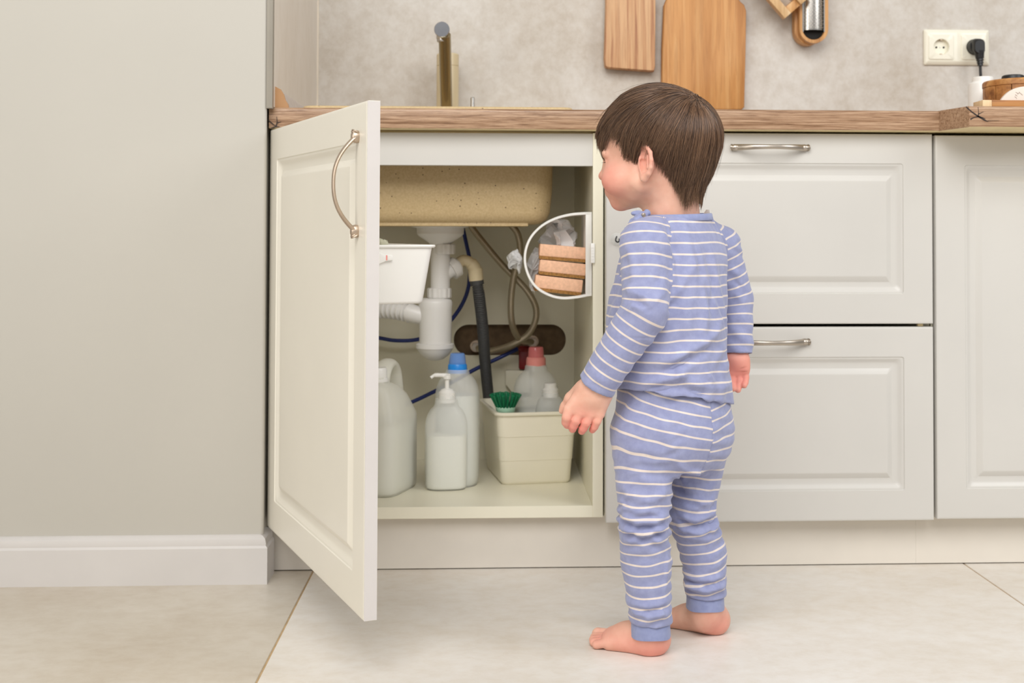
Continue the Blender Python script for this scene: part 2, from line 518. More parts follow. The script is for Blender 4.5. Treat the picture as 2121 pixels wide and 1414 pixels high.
def bow_handle(L=0.128, reach=0.027):
    """bow handle along local x, centred, feet at y=0, bow toward -y"""
    g = Geo()
    pts, rs = [], []
    for k in range(25):
        t = k / 24 * 2 - 1
        pts.append((t * L / 2, -reach * (1 - abs(t) ** 2.4) - 0.005, 0)); rs.append(0.0058 - 0.0012 * (1 - t * t))
    s = g.mark(); g.tube(pts, rs, 12)
    g.bm.verts.ensure_lookup_table()
    for v in g.bm.verts[s:]:
        t = min(1.0, abs(v.co.x) / (L / 2)); c0 = -reach * (1 - t ** 2.4) - 0.005
        v.co.y = c0 + (v.co.y - c0) * 0.55; v.co.z *= 0.86 + 0.18 * t
    for sx in (-1, 1):
        s = g.mark()
        g.lathe([(0.0, 0.0), (0.0062, 0.0), (0.0068, 0.003), (0.006, 0.008), (0.0035, 0.0105), (0, 0.011)], n=14)
        g.xf(Matrix.Translation((sx * (L / 2 + 0.001), 0.0, 0)) @ Matrix.Rotation(PI / 2, 4, 'X') @ Matrix.Diagonal((1.35, 0.95, 1, 1)), s)
        for rr, dd in ((0.0050, 0.0035), (0.0036, 0.0065)):
            s = g.mark()
            g.lathe([(rr + 0.0012, -0.001), (rr + 0.0016, 0), (rr + 0.0012, 0.001)], n=14)
            g.xf(Matrix.Translation((sx * (L / 2 + 0.0075 - (0.0050 - rr) * 1.0), -0.002 - dd * 0.6, 0)) @ Matrix.Rotation(sx * 0.5, 4, 'Z') @ Matrix.Rotation(PI / 2, 4, 'Y'), s)
    return g


Tr = Matrix.Translation
YBK = 0.50       # back panel of the carcasses
# --- sink cabinet
SK = thing('sink_cabinet', (0.3, 0.25, 0.0), 'cream sink base cabinet with its panelled door standing open', 'cabinet')
Geo().box((0.001, 0.020, ZB + 0.006), (0.019, YBK, ZT), 0.0006, 1).build('side_panel', 'carcass', SK)
Geo().box((0.5795, 0.020, ZB + 0.006), (0.5985, YBK, ZT), 0.0006, 1).build('side_panel', 'carcass', SK)
Geo().box((0.019, 0.020, ZB + 0.006), (0.5795, YBK, ZB + 0.027), 0.0006, 1).build('bottom_panel', 'carcass', SK)
Geo().box((0.019, 0.021, ZT - 0.060), (0.5795, 0.039, ZT - 0.001), 0.0006, 1).build('top_rail', 'cream', SK)
# back panel with an oblong cut-out
ha, hb = P(940, 672, YBK), P(1172, 735, YBK)
hx0, hx1, hz0, hz1 = ha[0], hb[0], hb[2], ha[2]
hole = rrect(hx0, hx1, hz0, hz1, (hz1 - hz0) / 2 - 0.001, 10)
outer = []
for (x, z) in hole:
    cxh, czh = (hx0 + hx1) / 2, (hz0 + hz1) / 2
    dx, dz = x - cxh, z - czh
    X0, X1, Z0, Z1 = 0.019, 0.5795, ZB + 0.027, ZT
    sc = min(((X1 - cxh) / dx if dx > 1e-9 else (X0 - cxh) / dx if dx < -1e-9 else 1e9), ((Z1 - czh) / dz if dz > 1e-9 else (Z0 - czh) / dz if dz < -1e-9 else 1e9))
    outer.append((cxh + dx * sc, czh + dz * sc))
# snap the ray hits nearest each corner onto it so the panel is rectangular
for cxn, czn in ((0.019, ZB + 0.027), (0.5795, ZB + 0.027), (0.019, ZT), (0.5795, ZT)):
    k = min(range(len(outer)), key=lambda i: (outer[i][0] - cxn) ** 2 + (outer[i][1] - czn) ** 2); outer[k] = (cxn, czn)
g = Geo(); g.loft([[(x, YBK + 0.004, z) for x, z in hole], [(x, YBK, z) for x, z in hole], [(x, YBK, z) for x, z in outer], [(x, YBK + 0.004, z) for x, z in outer]])
g.build('back_panel', 'carcass', SK, smooth=0)
tag(Geo().box((hx0 - 0.02, YBK + 0.022, hz0 - 0.02), (hx1 + 0.02, YBK + 0.028, hz1 + 0.02)).build('wall_recess', 'brown_hole', SK, smooth=0), 'rough brown plaster seen through the cut-out')
# door, opened 68 degrees about its left edge
PHI = 1.1902
MD = Tr((0.0015, 0.0, ZB)) @ Matrix.Rotation(-PHI, 4, 'Z') @ Matrix.Rotation(0.0055, 4, 'Y')
DW, DH = 0.597, ZT - ZB
DOOR = panel_front(DW, DH).build('door', 'cream_door_lit', SK, smooth=25, M=MD)
e = Geo().box((DW - 0.0004, 0.0006, 0.0006), (DW + 0.0003, 0.0183, DH - 0.0006)).build('edge_band', 'door_edge', DOOR, smooth=0, M=MD)
hnd = bow_handle(0.128, 0.030).build('handle', 'pewter', DOOR, smooth=40, M=MD @ Tr((DW - 0.040, 0.0, DH - 0.112)) @ Matrix.Rotation(PI / 2, 4, 'Y'))
for hz in (0.09, DH - 0.09):
    g = Geo(); g.lathe([(0.0, 0), (0.0175, 0), (0.0175, 0.002), (0, 0.002)], n=20, M=Matrix.Rotation(-PI / 2, 4, 'X'))
    g.box((-0.03, 0.0, -0.007), (0.01, 0.010, 0.007), 0.002)
    g.build('hinge', 'steel', DOOR, M=MD @ Tr((0.040, 0.0185, hz)))

# --- drawer cabinet
DC = thing('drawer_cabinet', (0.9, 0.25, 0.0), 'cream two-drawer base cabinet behind the toddler', 'cabinet')
for x0 in (0.6015, 1.1805):
    Geo().box((x0, 0.022, ZB + 0.006), (x0 + 0.018, YBK, ZT - 0.004)).build('side_panel', 'carcass', DC, smooth=0)
Geo().box((0.6195, 0.022, ZB + 0.006), (1.1805, YBK, ZB + 0.024)).build('bottom_panel', 'carcass', DC, smooth=0)
Geo().box((0.6195, YBK - 0.004, ZB + 0.024), (1.1805, YBK, ZT - 0.004)).build('back_panel', 'carcass', DC, smooth=0)
DWD = 0.597
ZM = 0.4425
for z0, z1 in ((ZB, ZM - 0.0028), (ZM + 0.0028, ZT)):
    d = panel_front(DWD, z1 - z0).build('drawer', 'cream', DC, smooth=25, M=Tr((0.6015, 0, z0)))
    bow_handle(0.124, 0.024).build('handle', 'nickel', d, smooth=40, M=Tr((0.6015 + DWD / 2 - 0.0015, 0.0, z1 - 0.0265)))
    Geo().box((0.626, 0.019, z0 + 0.02), (1.174, 0.47, z1 - 0.03)).build('drawer_box', 'carcass', d, smooth=0)
Geo().box((1.1735, 0.010, ZM - 0.0022), (1.183, 0.019, ZM + 0.0022)).build('rail_tab', 'oak_under', DC, smooth=0)

# --- right cabinet
RC = thing('base_cabinet', (1.5, 0.25, 0.0), 'cream base cabinet with closed panelled door beside the drawers', 'cabinet')
for x0 in (1.2015, 1.7805):
    Geo().box((x0, 0.022, ZB + 0.006), (x0 + 0.018, YBK, ZT - 0.004)).build('side_panel', 'carcass', RC, smooth=0)
Geo().box((1.2195, 0.022, ZB + 0.006), (1.7805, YBK, ZB + 0.024)).build('bottom_panel', 'carcass', RC, smooth=0)
Geo().box((1.2195, YBK - 0.004, ZB + 0.024), (1.7805, YBK, ZT - 0.004)).build('back_panel', 'carcass', RC, smooth=0)
panel_front(0.595, DH - 0.004).build('door', 'cream', RC, smooth=25, M=Tr((1.2035, -0.001, ZB + 0.002)))

# --- plinth boards
PL = Geo().box((0.003, 0.0445, 0.002), (1.1793, 0.060, ZB + 0.004)).build('plinth', 'plinth')
tag(PL, 'long cream plinth board under the sink and drawer cabinets', 'plinth')
PL2 = Geo().box((1.1795, 0.0446, 0.002), (1.80, 0.0600, ZB + 0.004)).build('plinth', 'plinth')
tag(PL2, 'shorter cream plinth board under the closed right cabinet', 'plinth')

# --- worktop
def front_y(x):
    if x < 0.58: return -0.0065 - 0.004 * math.sin(min(1, x / 0.5) * PI)
    if x < 0.70:
        t = (x - 0.58) / 0.12; return -0.0065 - 0.0205 * (3 * t * t - 2 * t ** 3)
    if x < 1.200: return -0.027
    if x < 1.2215: return -0.027 - (x - 1.200) / 0.0215 * 0.089
    return -0.116


xs = [0.0, 0.004] + [0.02 + 0.02 * i for i in range(1, 35)] + [0.8, 0.9, 1.0, 1.1, 1.19, 1.199, 1.200, 1.2005, 1.2105, 1.2213, 1.2216, 1.23, 1.30, 1.4, 1.6, 1.8]
ZW0, ZW1 = 0.7935, 0.8305
RR = 0.0055
prof = []
for k in range(5):
    a = -PI / 2 + k / 4 * PI / 2
    prof.append((RR * 0.5 - RR * 0.5 * math.cos(a), ZW0 + RR * 0.5 + RR * 0.5 * math.sin(a)))
for k in range(6):
    a = k / 5 * PI / 2
    prof.append((RR - RR * math.cos(a), ZW1 - RR + RR * math.sin(a)))
prof = [(0.12, ZW0)] + prof + [(0.12, ZW1), (YW + 0.022, ZW1), (YW + 0.022, ZW0)]
rings = []
for x in xs:
    fy = front_y(x)
    rings.append([(x + (0.0008 if x > 0 else 0.0008), (fy + d if d < 0.5 else YW - 0.001), z) for d, z in prof])
# sink cut-out is under the sink rim and is not seen from the room
WT = Geo().loft(rings, True, True, True).build('worktop', 'oak', smooth=40)
tag(WT, 'brown oak-look kitchen worktop running over all the cabinets', 'worktop')
WT.data.materials.append(MAT['oak_under']); WT.data.materials.append(MAT['oak_end'])
wc = WT.location
for p in WT.data.polygons:
    c0 = p.center
    if p.normal.z < -0.6: p.material_index = 1
    elif 1.2012 < c0.x + wc.x < 1.2222 and p.normal.y < -0.3: p.material_index = 2


def crack(pts, w, y, parent):
    """dark split in the edge strip, a shallow inlay"""
    g = Geo(); pts = [np.array(p) for p in pts]; L, R = [], []
    for i, p in enumerate(pts):
        a, b = pts[max(i - 1, 0)], pts[min(i + 1, len(pts) - 1)]
        d = b - a; d /= np.linalg.norm(d); nrm = np.array([-d[1], d[0]]); ww = w[i] if hasattr(w, '__len__') else w
        L.append(p + nrm * ww); R.append(p - nrm * ww)
    rings = [[(l[0], y + 0.001, l[1]), (l[0], y - 0.00025, l[1]), (r_[0], y - 0.00025, r_[1]), (r_[0], y + 0.001, r_[1])] for l, r_ in zip(L, R)]
    g.loft(rings, True, True, True)
    return g.build('knot_crack', 'knot', parent, smooth=0)


def px_cracks(lines, y):
    for pts, w in lines:
        crack([(lambda q: (q[0], q[2]))(P(u, v, y)) for u, v in pts], w, y, WT)


YR = -0.1162
px_cracks([([(2001, 221), (2012, 231), (2026, 241), (2040, 249), (2047, 252)], [0.0008, 0.001, 0.0012, 0.0012, 0.0003]),
           ([(2010, 247), (2018, 243), (2027, 241), (2041, 246)], [0.0012, 0.0007, 0.0012, 0.0004]),
           ([(2026, 222), (2027, 234), (2026, 241)], [0.0002, 0.0005, 0.0009]),
           ([(2027, 236), (2038, 231)], [0.0008, 0.0002]),
           ([(2046, 250), (2070, 249.5)], [0.0004, 0.0001])], YR)
px_cracks([([(556, 249), (563, 255), (571, 261)], [0.0008, 0.0009, 0.0003]), ([(561, 266), (572, 262), (579, 262)], [0.0009, 0.0009, 0.0003]),
           ([(573, 241), (574, 252), (572, 261)], [0.0002, 0.0006, 0.0009]), ([(573, 255), (582, 252)], [0.0008, 0.0002])], -0.0085)

# --- sink bowl under the worktop
YB0 = 0.10
s0, s1 = P(700, 345, YB0), P(1148, 345, YB0)
zb_ = P(900, 464, YB0)[2]
SX0, SX1 = 0.075, s1[0]
rings = []
for ins, z in ((-0.004, ZW0 - 0.001), (0.0, ZW0 - 0.03), (0.002, zb_ + 0.06), (0.006, zb_ + 0.022), (0.012, zb_ + 0.009), (0.024, zb_ + 0.0015), (0.04, zb_)):
    rings.append([(x, y, z) for x, y in rrect(SX0 + ins, SX1 - ins, YB0 + ins, 0.44 - ins, max(0.045 - ins, 0.01), 6)])
SINK = thing('kitchen_sink', (0.29, 0.27, zb_), 'beige speckled composite sink bowl hanging inside the open cabinet', 'sink')
Geo().loft(rings, True, False, True).build('bowl', 'sink', SINK, smooth=50)
lx = P(1095, 462, YB0)[0]
Geo().box((SX0 + 0.05, YB0 + 0.022, zb_ - 0.0035), (lx, 0.40, zb_ + 0.004), 0.0015).build('base_ledge', 'sink', SINK)
ox0, ox1, oy0, oy1 = 0.092, SX1 - 0.016, 0.116, 0.424            # the bowl's opening
rings = []
for a0, a1, b0, b1, z, r in ((0.055, SX1 + 0.030, 0.010, 0.535, Z_WT + 0.0002, 0.02), (0.056, SX1 + 0.029, 0.011, 0.534, Z_WT + 0.004, 0.02), (0.058, SX1 + 0.027, 0.013, 0.532, Z_WT + 0.0055, 0.02),
                             (ox0 - 0.006, ox1 + 0.006, oy0 - 0.006, oy1 + 0.006, Z_WT + 0.0055, 0.036), (ox0 - 0.001, ox1 + 0.001, oy0 - 0.001, oy1 + 0.001, Z_WT + 0.0035, 0.034), (ox0, ox1, oy0, oy1, Z_WT - 0.004, 0.034)):
    rings.append([(x, y, z) for x, y in rrect(a0, a1, b0, b1, r, 6)])
Geo().loft(rings).build('rim', 'sink', SINK, smooth=50)
rings = []
for ins, z in ((0.0, Z_WT - 0.004), (0.003, zb_ + 0.05), (0.012, zb_ + 0.020), (0.03, zb_ + 0.008), (0.06, zb_ + 0.006)):
    rings.append([(x, y, z) for x, y in rrect(ox0 + ins, ox1 - ins, oy0 + ins, oy1 - ins, max(0.034 - ins * 0.4, 0.012), 6)])
Geo().loft(rings, True, False, True).build('basin_lining', 'sink', SINK, smooth=50)
Geo().lathe([(0.046, 0.0), (0.046, 0.0015), (0.040, 0.002), (0.034, 0.0004), (0.001, 0.0004)], (0.30, 0.27, zb_ + 0.0062), 30).build('drain_strainer', 'steel', SINK)
# opening for the bowl in the worktop
cut = Geo().box((ox0 - 0.004, oy0 - 0.004, ZW0 - 0.02), (ox1 + 0.004, oy1 + 0.004, ZW1 + 0.02)).build('cutter', 'oak', smooth=0)
md = WT.modifiers.new('hole', 'BOOLEAN'); md.object = cut; md.operation = 'DIFFERENCE'
bpy.context.view_layer.update()
nm = bpy.data.meshes.new_from_object(WT.evaluated_get(bpy.context.evaluated_depsgraph_get()))
WT.modifiers.clear(); WT.data = nm
bpy.data.objects.remove(cut)

# ------------------------------------------------------------------ plumbing under the sink
def zc(v, y, u=930):
    return P(u, v, y)[2]


def toward(a, b):
    d = Vector([float(x) for x in (np.array(b) - np.array(a))])
    return d.to_track_quat('Z', 'Y').to_matrix().to_4x4()


def ribs(pts, r, pitch, amp, n=12):
    """corrugated tube: path resampled by length, radius modulated"""
    pts = [np.array(p) for p in pts]
    L = [0]
    for a, b in zip(pts[:-1], pts[1:]): L.append(L[-1] + np.linalg.norm(b - a))
    N = int(L[-1] / pitch) * 4
    s = np.linspace(0, L[-1], N)
    A = np.array(pts)
    q = np.stack([np.interp(s, L, A[:, i]) for i in range(3)], 1)
    rr = [r + amp * (1 if (i % 4) in (0, 1) else -1) for i in range(N)]
    return Geo().tube(list(q), rr, n)


YT_ = 0.27
mpx = 2642.0 / (YT_ - CAM[1])
tx = P(912, 500, YT_)[0]
z_ = lambda v: zc(v, YT_)
R_ = lambda w: w / 2 / mpx
TRAP = thing('sink_trap', (tx, YT_, z_(745)), 'white plastic bottle trap hanging under the sink outlet', 'sink trap')
Geo().lathe([(R_(118), z_(465)), (R_(120), z_(467)), (R_(118), z_(470)), (R_(98), z_(472)), (R_(97), z_(484)), (R_(88), z_(489)), (R_(50), z_(502)), (R_(44), z_(505)), (R_(40), z_(507))], (tx, YT_, 0), 40).build('strainer_funnel', 'trap_pl', TRAP, smooth=30)


def nut(u, v0, v1, w, name='union_nut', n=12):
    g = Geo(); ring = []
    x = P(u, (v0 + v1) / 2, YT_)[0]
    for rr, vv in ((R_(w) * 0.93, v1), (R_(w), v1 - 2), (R_(w), v0 + 2), (R_(w) * 0.93, v0)):
        zz = z_(vv)
        ring.append([(x + (rr if k % 4 < 2 else rr * 0.95) * math.cos(2 * PI * k / 48), YT_ + (rr if k % 4 < 2 else rr * 0.95) * math.sin(2 * PI * k / 48), zz) for k in range(48)])
    g.loft(ring, True, True, True)
    return g.build(name, 'trap_pl', TRAP, smooth=20)


nut(918, 505, 526, 50)
x2 = P(912, 560, YT_)[0]
Geo().lathe([(R_(40), z_(600)), (R_(40), z_(505))], (x2, YT_, 0), 28).build('tailpiece', 'trap_pl', TRAP)
nut(910, 596, 617, 50)
x3 = P(902, 660, YT_)[0]
Geo().lathe([(R_(66), z_(712)), (R_(68), z_(640)), (R_(70), z_(626)), (R_(66), z_(621)), (R_(54), z_(617))], (x3, YT_, 0), 36).build('trap_body', 'trap_pl', TRAP)
Geo().lathe([(R_(14), z_(746)), (R_(36), z_(743)), (R_(56), z_(735)), (R_(70), z_(726)), (R_(74), z_(722)), (R_(78), z_(720)), (R_(78), z_(712)), (R_(70), z_(710))], (P(901, 725, YT_)[0], YT_, 0), 36).build('trap_cup', 'trap_pl', TRAP)
# side branch rising to the right, with its nut
a, b = P(914, 572, YT_), P(950, 548, YT_ + 0.015)
g = Geo().tube([a, b], R_(30), 18)
g.tube([P(934, 559, YT_ + 0.009), P(946, 551, YT_ + 0.014)], R_(44), 14)
g.build('side_branch', 'trap_pl', TRAP)
# outlet to the left with pleated flexible pipe
pa = [P(880, 655, YT_), P(858, 650, YT_), P(846, 646, YT_ + 0.005)]
Geo().tube(pa, [R_(36), R_(38), R_(40)], 18).build('outlet_nut', 'trap_pl', TRAP)
fl = spline([P(850, 648, YT_ + 0.004), P(815, 641, YT_ + 0.02), P(770, 640, YT_ + 0.05), P(720, 655, YT_ + 0.10), P(690, 675, YT_ + 0.17)], 8)
ribs(fl, R_(36), 0.0105, 0.0022, 18).build('flexible_pipe', 'trap_pl', TRAP)

# grey appliance hose with its beige elbow
el = spline([P(944, 551, YT_ + 0.014), P(958, 540, YT_ + 0.02), P(972, 543, YT_ + 0.02), P(983, 556, YT_ + 0.02), P(986, 575, YT_ + 0.02)], 6)
HZ = thing('drain_hose', tuple(P(985, 580, YT_ + 0.02)), 'dark grey corrugated hose hanging from a beige elbow on the trap', 'hose')
g = Geo().tube(el, [R_(24)] * 14 + [R_(28)] * (len(el) - 14), 16)
g.tube([P(984, 556, YT_ + 0.02), P(986.5, 581, YT_ + 0.02)], [R_(31), R_(30)], 16)
g.build('elbow', 'elbow', HZ)
hp = spline([P(986, 572, YT_ + 0.02), P(992, 610, YT_ + 0.02), P(1000, 680, 0.33), P(1004, 740, 0.38), P(1010, 805, 0.43), P(1015, 850, 0.45), P(1022, 900, 0.465), P(1034, 935, 0.47)], 10)
ribs(hp, R_(23), 0.0042, 0.0009, 14).build('corrugated_tube', 'grey_hose', HZ)
Geo().tube([P(986, 576, YT_ + 0.02), P(989, 590, YT_ + 0.02)], R_(29), 16).build('hose_cuff', 'grey_hose', HZ)


def hose(name, pts, r, mat, label, cat, fit=None):
    t = thing(name, tuple(pts[0]), label, cat)
    Geo().tube(spline(pts, 10), r, 12).build('tube', mat, t)
    if fit is not None:
        e0 = np.array(pts[-1]); d = np.array(fit)
        Geo().tube([e0 - d * 0.010, e0 + d * 0.016], 0.0095, 6, True).build('union_nut', 'nickel', t, smooth=20)
        Geo().tube([e0 + d * 0.014, e0 + d * 0.045], 0.013, 16, True).build('wall_fitting', 'pewter', t)
    return t


rb = 0.0068
hose('braided_hose', [P(972, 462, 0.40), P(990, 488, 0.40), P(1040, 548, 0.40), P(1092, 602, 0.40), P(1111, 646, 0.41), P(1096, 690, 0.42), P(1055, 716, 0.43), P(1008, 727, 0.455), P(986, 718, 0.485)], rb, 'braid',
     'steel braided water hose crossing from the trap down to the left wall outlet', 'hose', (0.0, 1.0, 0.0))
hose('braided_hose', [P(1056, 462, 0.37), P(1073, 486, 0.37), P(1077, 525, 0.375), P(1064, 575, 0.38), P(1058, 630, 0.385), P(1062, 675, 0.40), P(1078, 704, 0.43), P(1104, 708, 0.485)], rb, 'braid',
     'steel braided water hose dropping straight to the right wall outlet', 'hose', (0.0, 1.0, 0.0))
hose('water_tube', [P(958, 470, 0.44), P(966, 505, 0.44), P(973, 545, 0.44), P(969, 600, 0.44), P(948, 645, 0.44), P(915, 680, 0.45), P(868, 702, 0.46), P(820, 705, 0.46), P(780, 699, 0.46), P(700, 690, 0.46)], 0.0042, 'blue',
     'thin blue tube curving behind the trap towards the canister', 'tube')
hose('water_tube', [P(840, 838, 0.45), P(872, 824, 0.45), P(930, 795, 0.45), P(985, 764, 0.45), P(1040, 738, 0.45), P(1072, 722, 0.46)], 0.0042, 'blue',
     'thin blue tube running straight up behind the blue-capped bottle', 'tube')
g = Geo().box((-0.012, -0.012, -0.020), (0.012, 0.012, 0.02), 0.004); g.lathe([(0.012, 0.018), (0.014, 0.024), (0.010, 0.03)], n=12)
VAL = g.build('stop_valve', 'red', M=Tr(Vector([float(x) for x in P(1086, 745, 0.485)])))
tag(VAL, 'small dark red valve handle below the wall cut-out', 'valve')
g = Geo().prism([(-0.026, 0.022), (0.026, 0.022), (0.026, -0.026), (-0.012, -0.026), (-0.026, -0.008)], -0.009, 0.009, M=Tr(Vector([float(x) for x in P(1072, 787, 0.489)])), bev=0.0015)
tag(g.build('junction_box', 'carcass'), 'beige cut-corner junction box on the cabinet back behind the pink-capped bottle', 'junction box')
for sx in ():
    pass

# ------------------------------------------------------------------ bottles and bins on the cabinet floor
ZS = ZB + 0.027


def bottle_rings(prof, x, y, rot=0.0, p=2.6):
    """superelliptic bottle: (half width, half depth, z)"""
    rings = []; n = 40
    for w, d, z in prof:
        ring = []
        for k in range(n):
            a = 2 * PI * k / n; c, s = math.cos(a), math.sin(a)
            px, py = w * math.copysign(abs(c) ** (2 / p), c), d * math.copysign(abs(s) ** (2 / p), s)
            ring.append((x + px * math.cos(rot) - py * math.sin(rot), y + px * math.sin(rot) + py * math.cos(rot), z))
        rings.append(ring)
    return rings


def liquid(prof, top, x, y, rot, p, mat, parent, k=0.94):
    pr_ = [(w * k, d * k, max(z, prof[0][2] + 0.002)) for w, d, z in prof if z < top]
    hi = [q for q in prof if q[2] >= top][0]; lo = [q for q in prof if q[2] < top][-1]
    f = (top - lo[2]) / (hi[2] - lo[2])
    pr_.append(((lo[0] + f * (hi[0] - lo[0])) * k, (lo[1] + f * (hi[1] - lo[1])) * k, top))
    return Geo().loft(bottle_rings(pr_, x, y, rot, p), True, True, True).build('liquid', mat, parent, smooth=50)


# pump bottle
q = Gz(923, 1018, ZS); X, Y = q[0], q[1] + 0.030
mp = 2642 / (Y - CAM[1]); zz = lambda v: P(923, v, Y)[2]
hw = lambda w: w / 2 / mp
pf = [(hw(76), 0.024, ZS), (hw(84), 0.028, ZS + 0.004), (hw(86), 0.029, ZS + 0.010), (hw(87), 0.029, zz(930)), (hw(87), 0.029, zz(885)), (hw(85), 0.029, zz(872)), (hw(78), 0.028, zz(859)), (hw(66), 0.027, zz(848)), (hw(52), 0.024, zz(841)),
      (hw(49), 0.023, zz(838)), (hw(47), 0.022, zz(833)), (hw(45), 0.021, zz(826)), (hw(34), 0.016, zz(824)), (hw(33), 0.0155, zz(818))]
PB = thing('pump_bottle', (X, Y, ZS), 'frosted pump soap bottle half full, standing nearest the cabinet front', 'bottle')
Geo().loft(bottle_rings(pf, X, Y, 0.1, 2.7), True, True, False).build('bottle_body', 'bottle', PB, smooth=50)
liquid(pf, zz(899), X, Y, 0.1, 2.7, 'liquid', PB)
Geo().lathe([(hw(34), zz(833)), (hw(35), zz(828)), (hw(34), zz(812)), (hw(28), zz(809)), (hw(24), zz(806)), (hw(9), zz(803)), (hw(9), zz(786)), (hw(16), zz(784)), (hw(17), zz(777)), (hw(10), zz(775))], (X + 0.001, Y, 0), 20).build('pump_collar', 'white_pl', PB, smooth=30)
Geo().tube(spline([(X + 0.006, Y, zz(779)), (X - 0.006, Y - 0.002, zz(777)), (X - 0.022, Y - 0.006, zz(776)), (X - 0.030, Y - 0.008, zz(781))], 5), [0.0048] * 6 + [0.004] * 5 + [0.003] * 5, 10).build('spout', 'white_pl', PB)

# blue-capped bottle behind it
Y = 0.225; X = P(947, 900, Y)[0]
mp = 2642 / (Y - CAM[1]); zz = lambda v: P(947, v, Y)[2]
pf = [(hw(80), 0.034, ZS), (hw(86), 0.037, ZS + 0.005), (hw(90), 0.038, ZS + 0.02), (hw(92), 0.038, zz(900)), (hw(91), 0.038, zz(830)), (hw(89), 0.037, zz(812)), (hw(84), 0.035, zz(799)), (hw(75), 0.032, zz(788)), (hw(63), 0.028, zz(780)),
      (hw(50), 0.022, zz(774)), (hw(48), 0.021, zz(769)), (hw(44), 0.02, zz(764))]
BC = thing('detergent_bottle', (X, Y, ZS), 'frosted detergent bottle with a bright blue cap behind the pump bottle', 'bottle')
Geo().loft(bottle_rings(pf, X, Y, -0.25, 2.3), True, True, False).build('bottle_body', 'bottle', BC, smooth=50)
liquid(pf, zz(816), X, Y, -0.25, 2.3, 'liquid_grey', BC)
Geo().lathe([(hw(39), zz(772)), (hw(40), zz(768)), (hw(39), zz(756)), (hw(36), zz(753))], (X, Y, 0), 24).build('cap', 'blue_cap', BC, smooth=30)
Geo().lathe([(hw(36), zz(754)), (hw(33), zz(742)), (hw(30), zz(733)), (hw(26), zz(731)), (hw(6), zz(731))], (X, Y, 0), 24).build('measuring_cup', 'clear_blue', BC, smooth=30)

# big canister with a moulded handle, mostly behind the door
q = Gz(812, 1034, ZS); Y = 0.150; mp = 2642 / (Y - CAM[1]); zz = lambda v: P(812, v, Y)[2]
X = 0.190; Y = 0.176
JG = thing('canister', (X, Y, ZS), 'large translucent canister with moulded handle and white screw cap beside the door', 'canister')
JR = math.radians(73)
JM = Tr((X, Y, 0)) @ Matrix.Rotation(JR, 4, 'Z')
# side view in local (x, z): body with a shoulder; handle loop at the +x side
bw, bd = 0.076, 0.052
pf = [(bw * 0.93, bd * 0.9, ZS), (bw * 0.99, bd * 0.98, ZS + 0.006), (bw, bd, ZS + 0.02), (bw, bd, zz(868)), (bw * 0.985, bd * 0.98, zz(858))]
top = [(bw * 0.90, bd * 0.94, zz(838)), (bw * 0.72, bd * 0.84, zz(815)), (bw * 0.52, bd * 0.62, zz(797)), (bw * 0.38, bd * 0.46, zz(790)), (0.020, 0.020, zz(787)), (0.019, 0.019, zz(776))]
rr = bottle_rings(pf, 0, 0, 0, 4.5)
off = [-0.003, -0.012, -0.022, -0.030, -0.034, -0.034]
for (w, d, z), ox in zip(top, off):
    rr += [[(x + ox, y, zq) for x, y, zq in bottle_rings([(w, d, z)], 0, 0, 0, 3.0)[0]]]
Geo().loft(rr, True, True, True).build('canister_body', 'jug', JG, smooth=50, M=JM)
hp = spline([(-0.014, 0, zz(800)), (-0.004, 0, zz(772)), (0.012, 0, zz(758)), (0.032, 0, zz(757)), (0.052, 0, zz(775)), (0.064, 0, zz(815)), (0.0715, 0, zz(850)), (0.070, 0, zz(872))], 6)
g = Geo().tube([p for p in hp], [0.0105] * len(hp), 14)
for v in g.bm.verts: v.co.y *= 1.7
g.build('handle', 'jug', JG, smooth=60, M=JM)
Geo().lathe([(0.021, zz(787)), (0.023, zz(785)), (0.023, zz(780)), (0.0205, zz(778)), (0.0205, zz(761)), (0.0185, zz(757)), (0.006, zz(757))], (-0.034, 0, 0), 30).build('screw_cap', 'white_pl', JG, smooth=30, M=JM)
pl_ = [(w, d, z) for w, d, z in pf]
Geo().loft(bottle_rings([(w * 0.95, d * 0.95, z if i else z + 0.003) for i, (w, d, z) in enumerate(pf[:3] + [(bw, bd, zz(872))])], 0, 0, 0, 4.5), True, True, True).build('liquid', 'liquid_grey', JG, smooth=50, M=JM)

# open storage bin with its contents
yb = 0.225
c0, c1 = P(1038, 1003, yb), P(1184, 1003, yb)
fl_, fr_ = Gz(1040, 1004, ZS), Gz(1184, 1003, ZS)
bang = math.radians(9)
BM = Tr((float((fl_[0] + fr_[0]) / 2), 0.222, ZS)) @ Matrix.Rotation(bang, 4, 'Z')
BH = 0.142
w0, d0, w1, d1 = 0.0695, 0.100, 0.0790, 0.116      # half-width and depth at foot and rim
BIN = thing('storage_bin', tuple(BM.translation), 'ivory open storage bin holding bottles and a brush inside the cabinet', 'bin')


def bin_ring(t, ins=0.0, z=None):
    w = w0 + (w1 - w0) * t - ins; y0 = -0.010 * t + ins; y1 = d0 * 1.9 + 0.02 * t - ins
    return [(x, y, BH * t if z is None else z) for x, y in rrect(-w, w, y0, y1, 0.016 - ins, 5)]


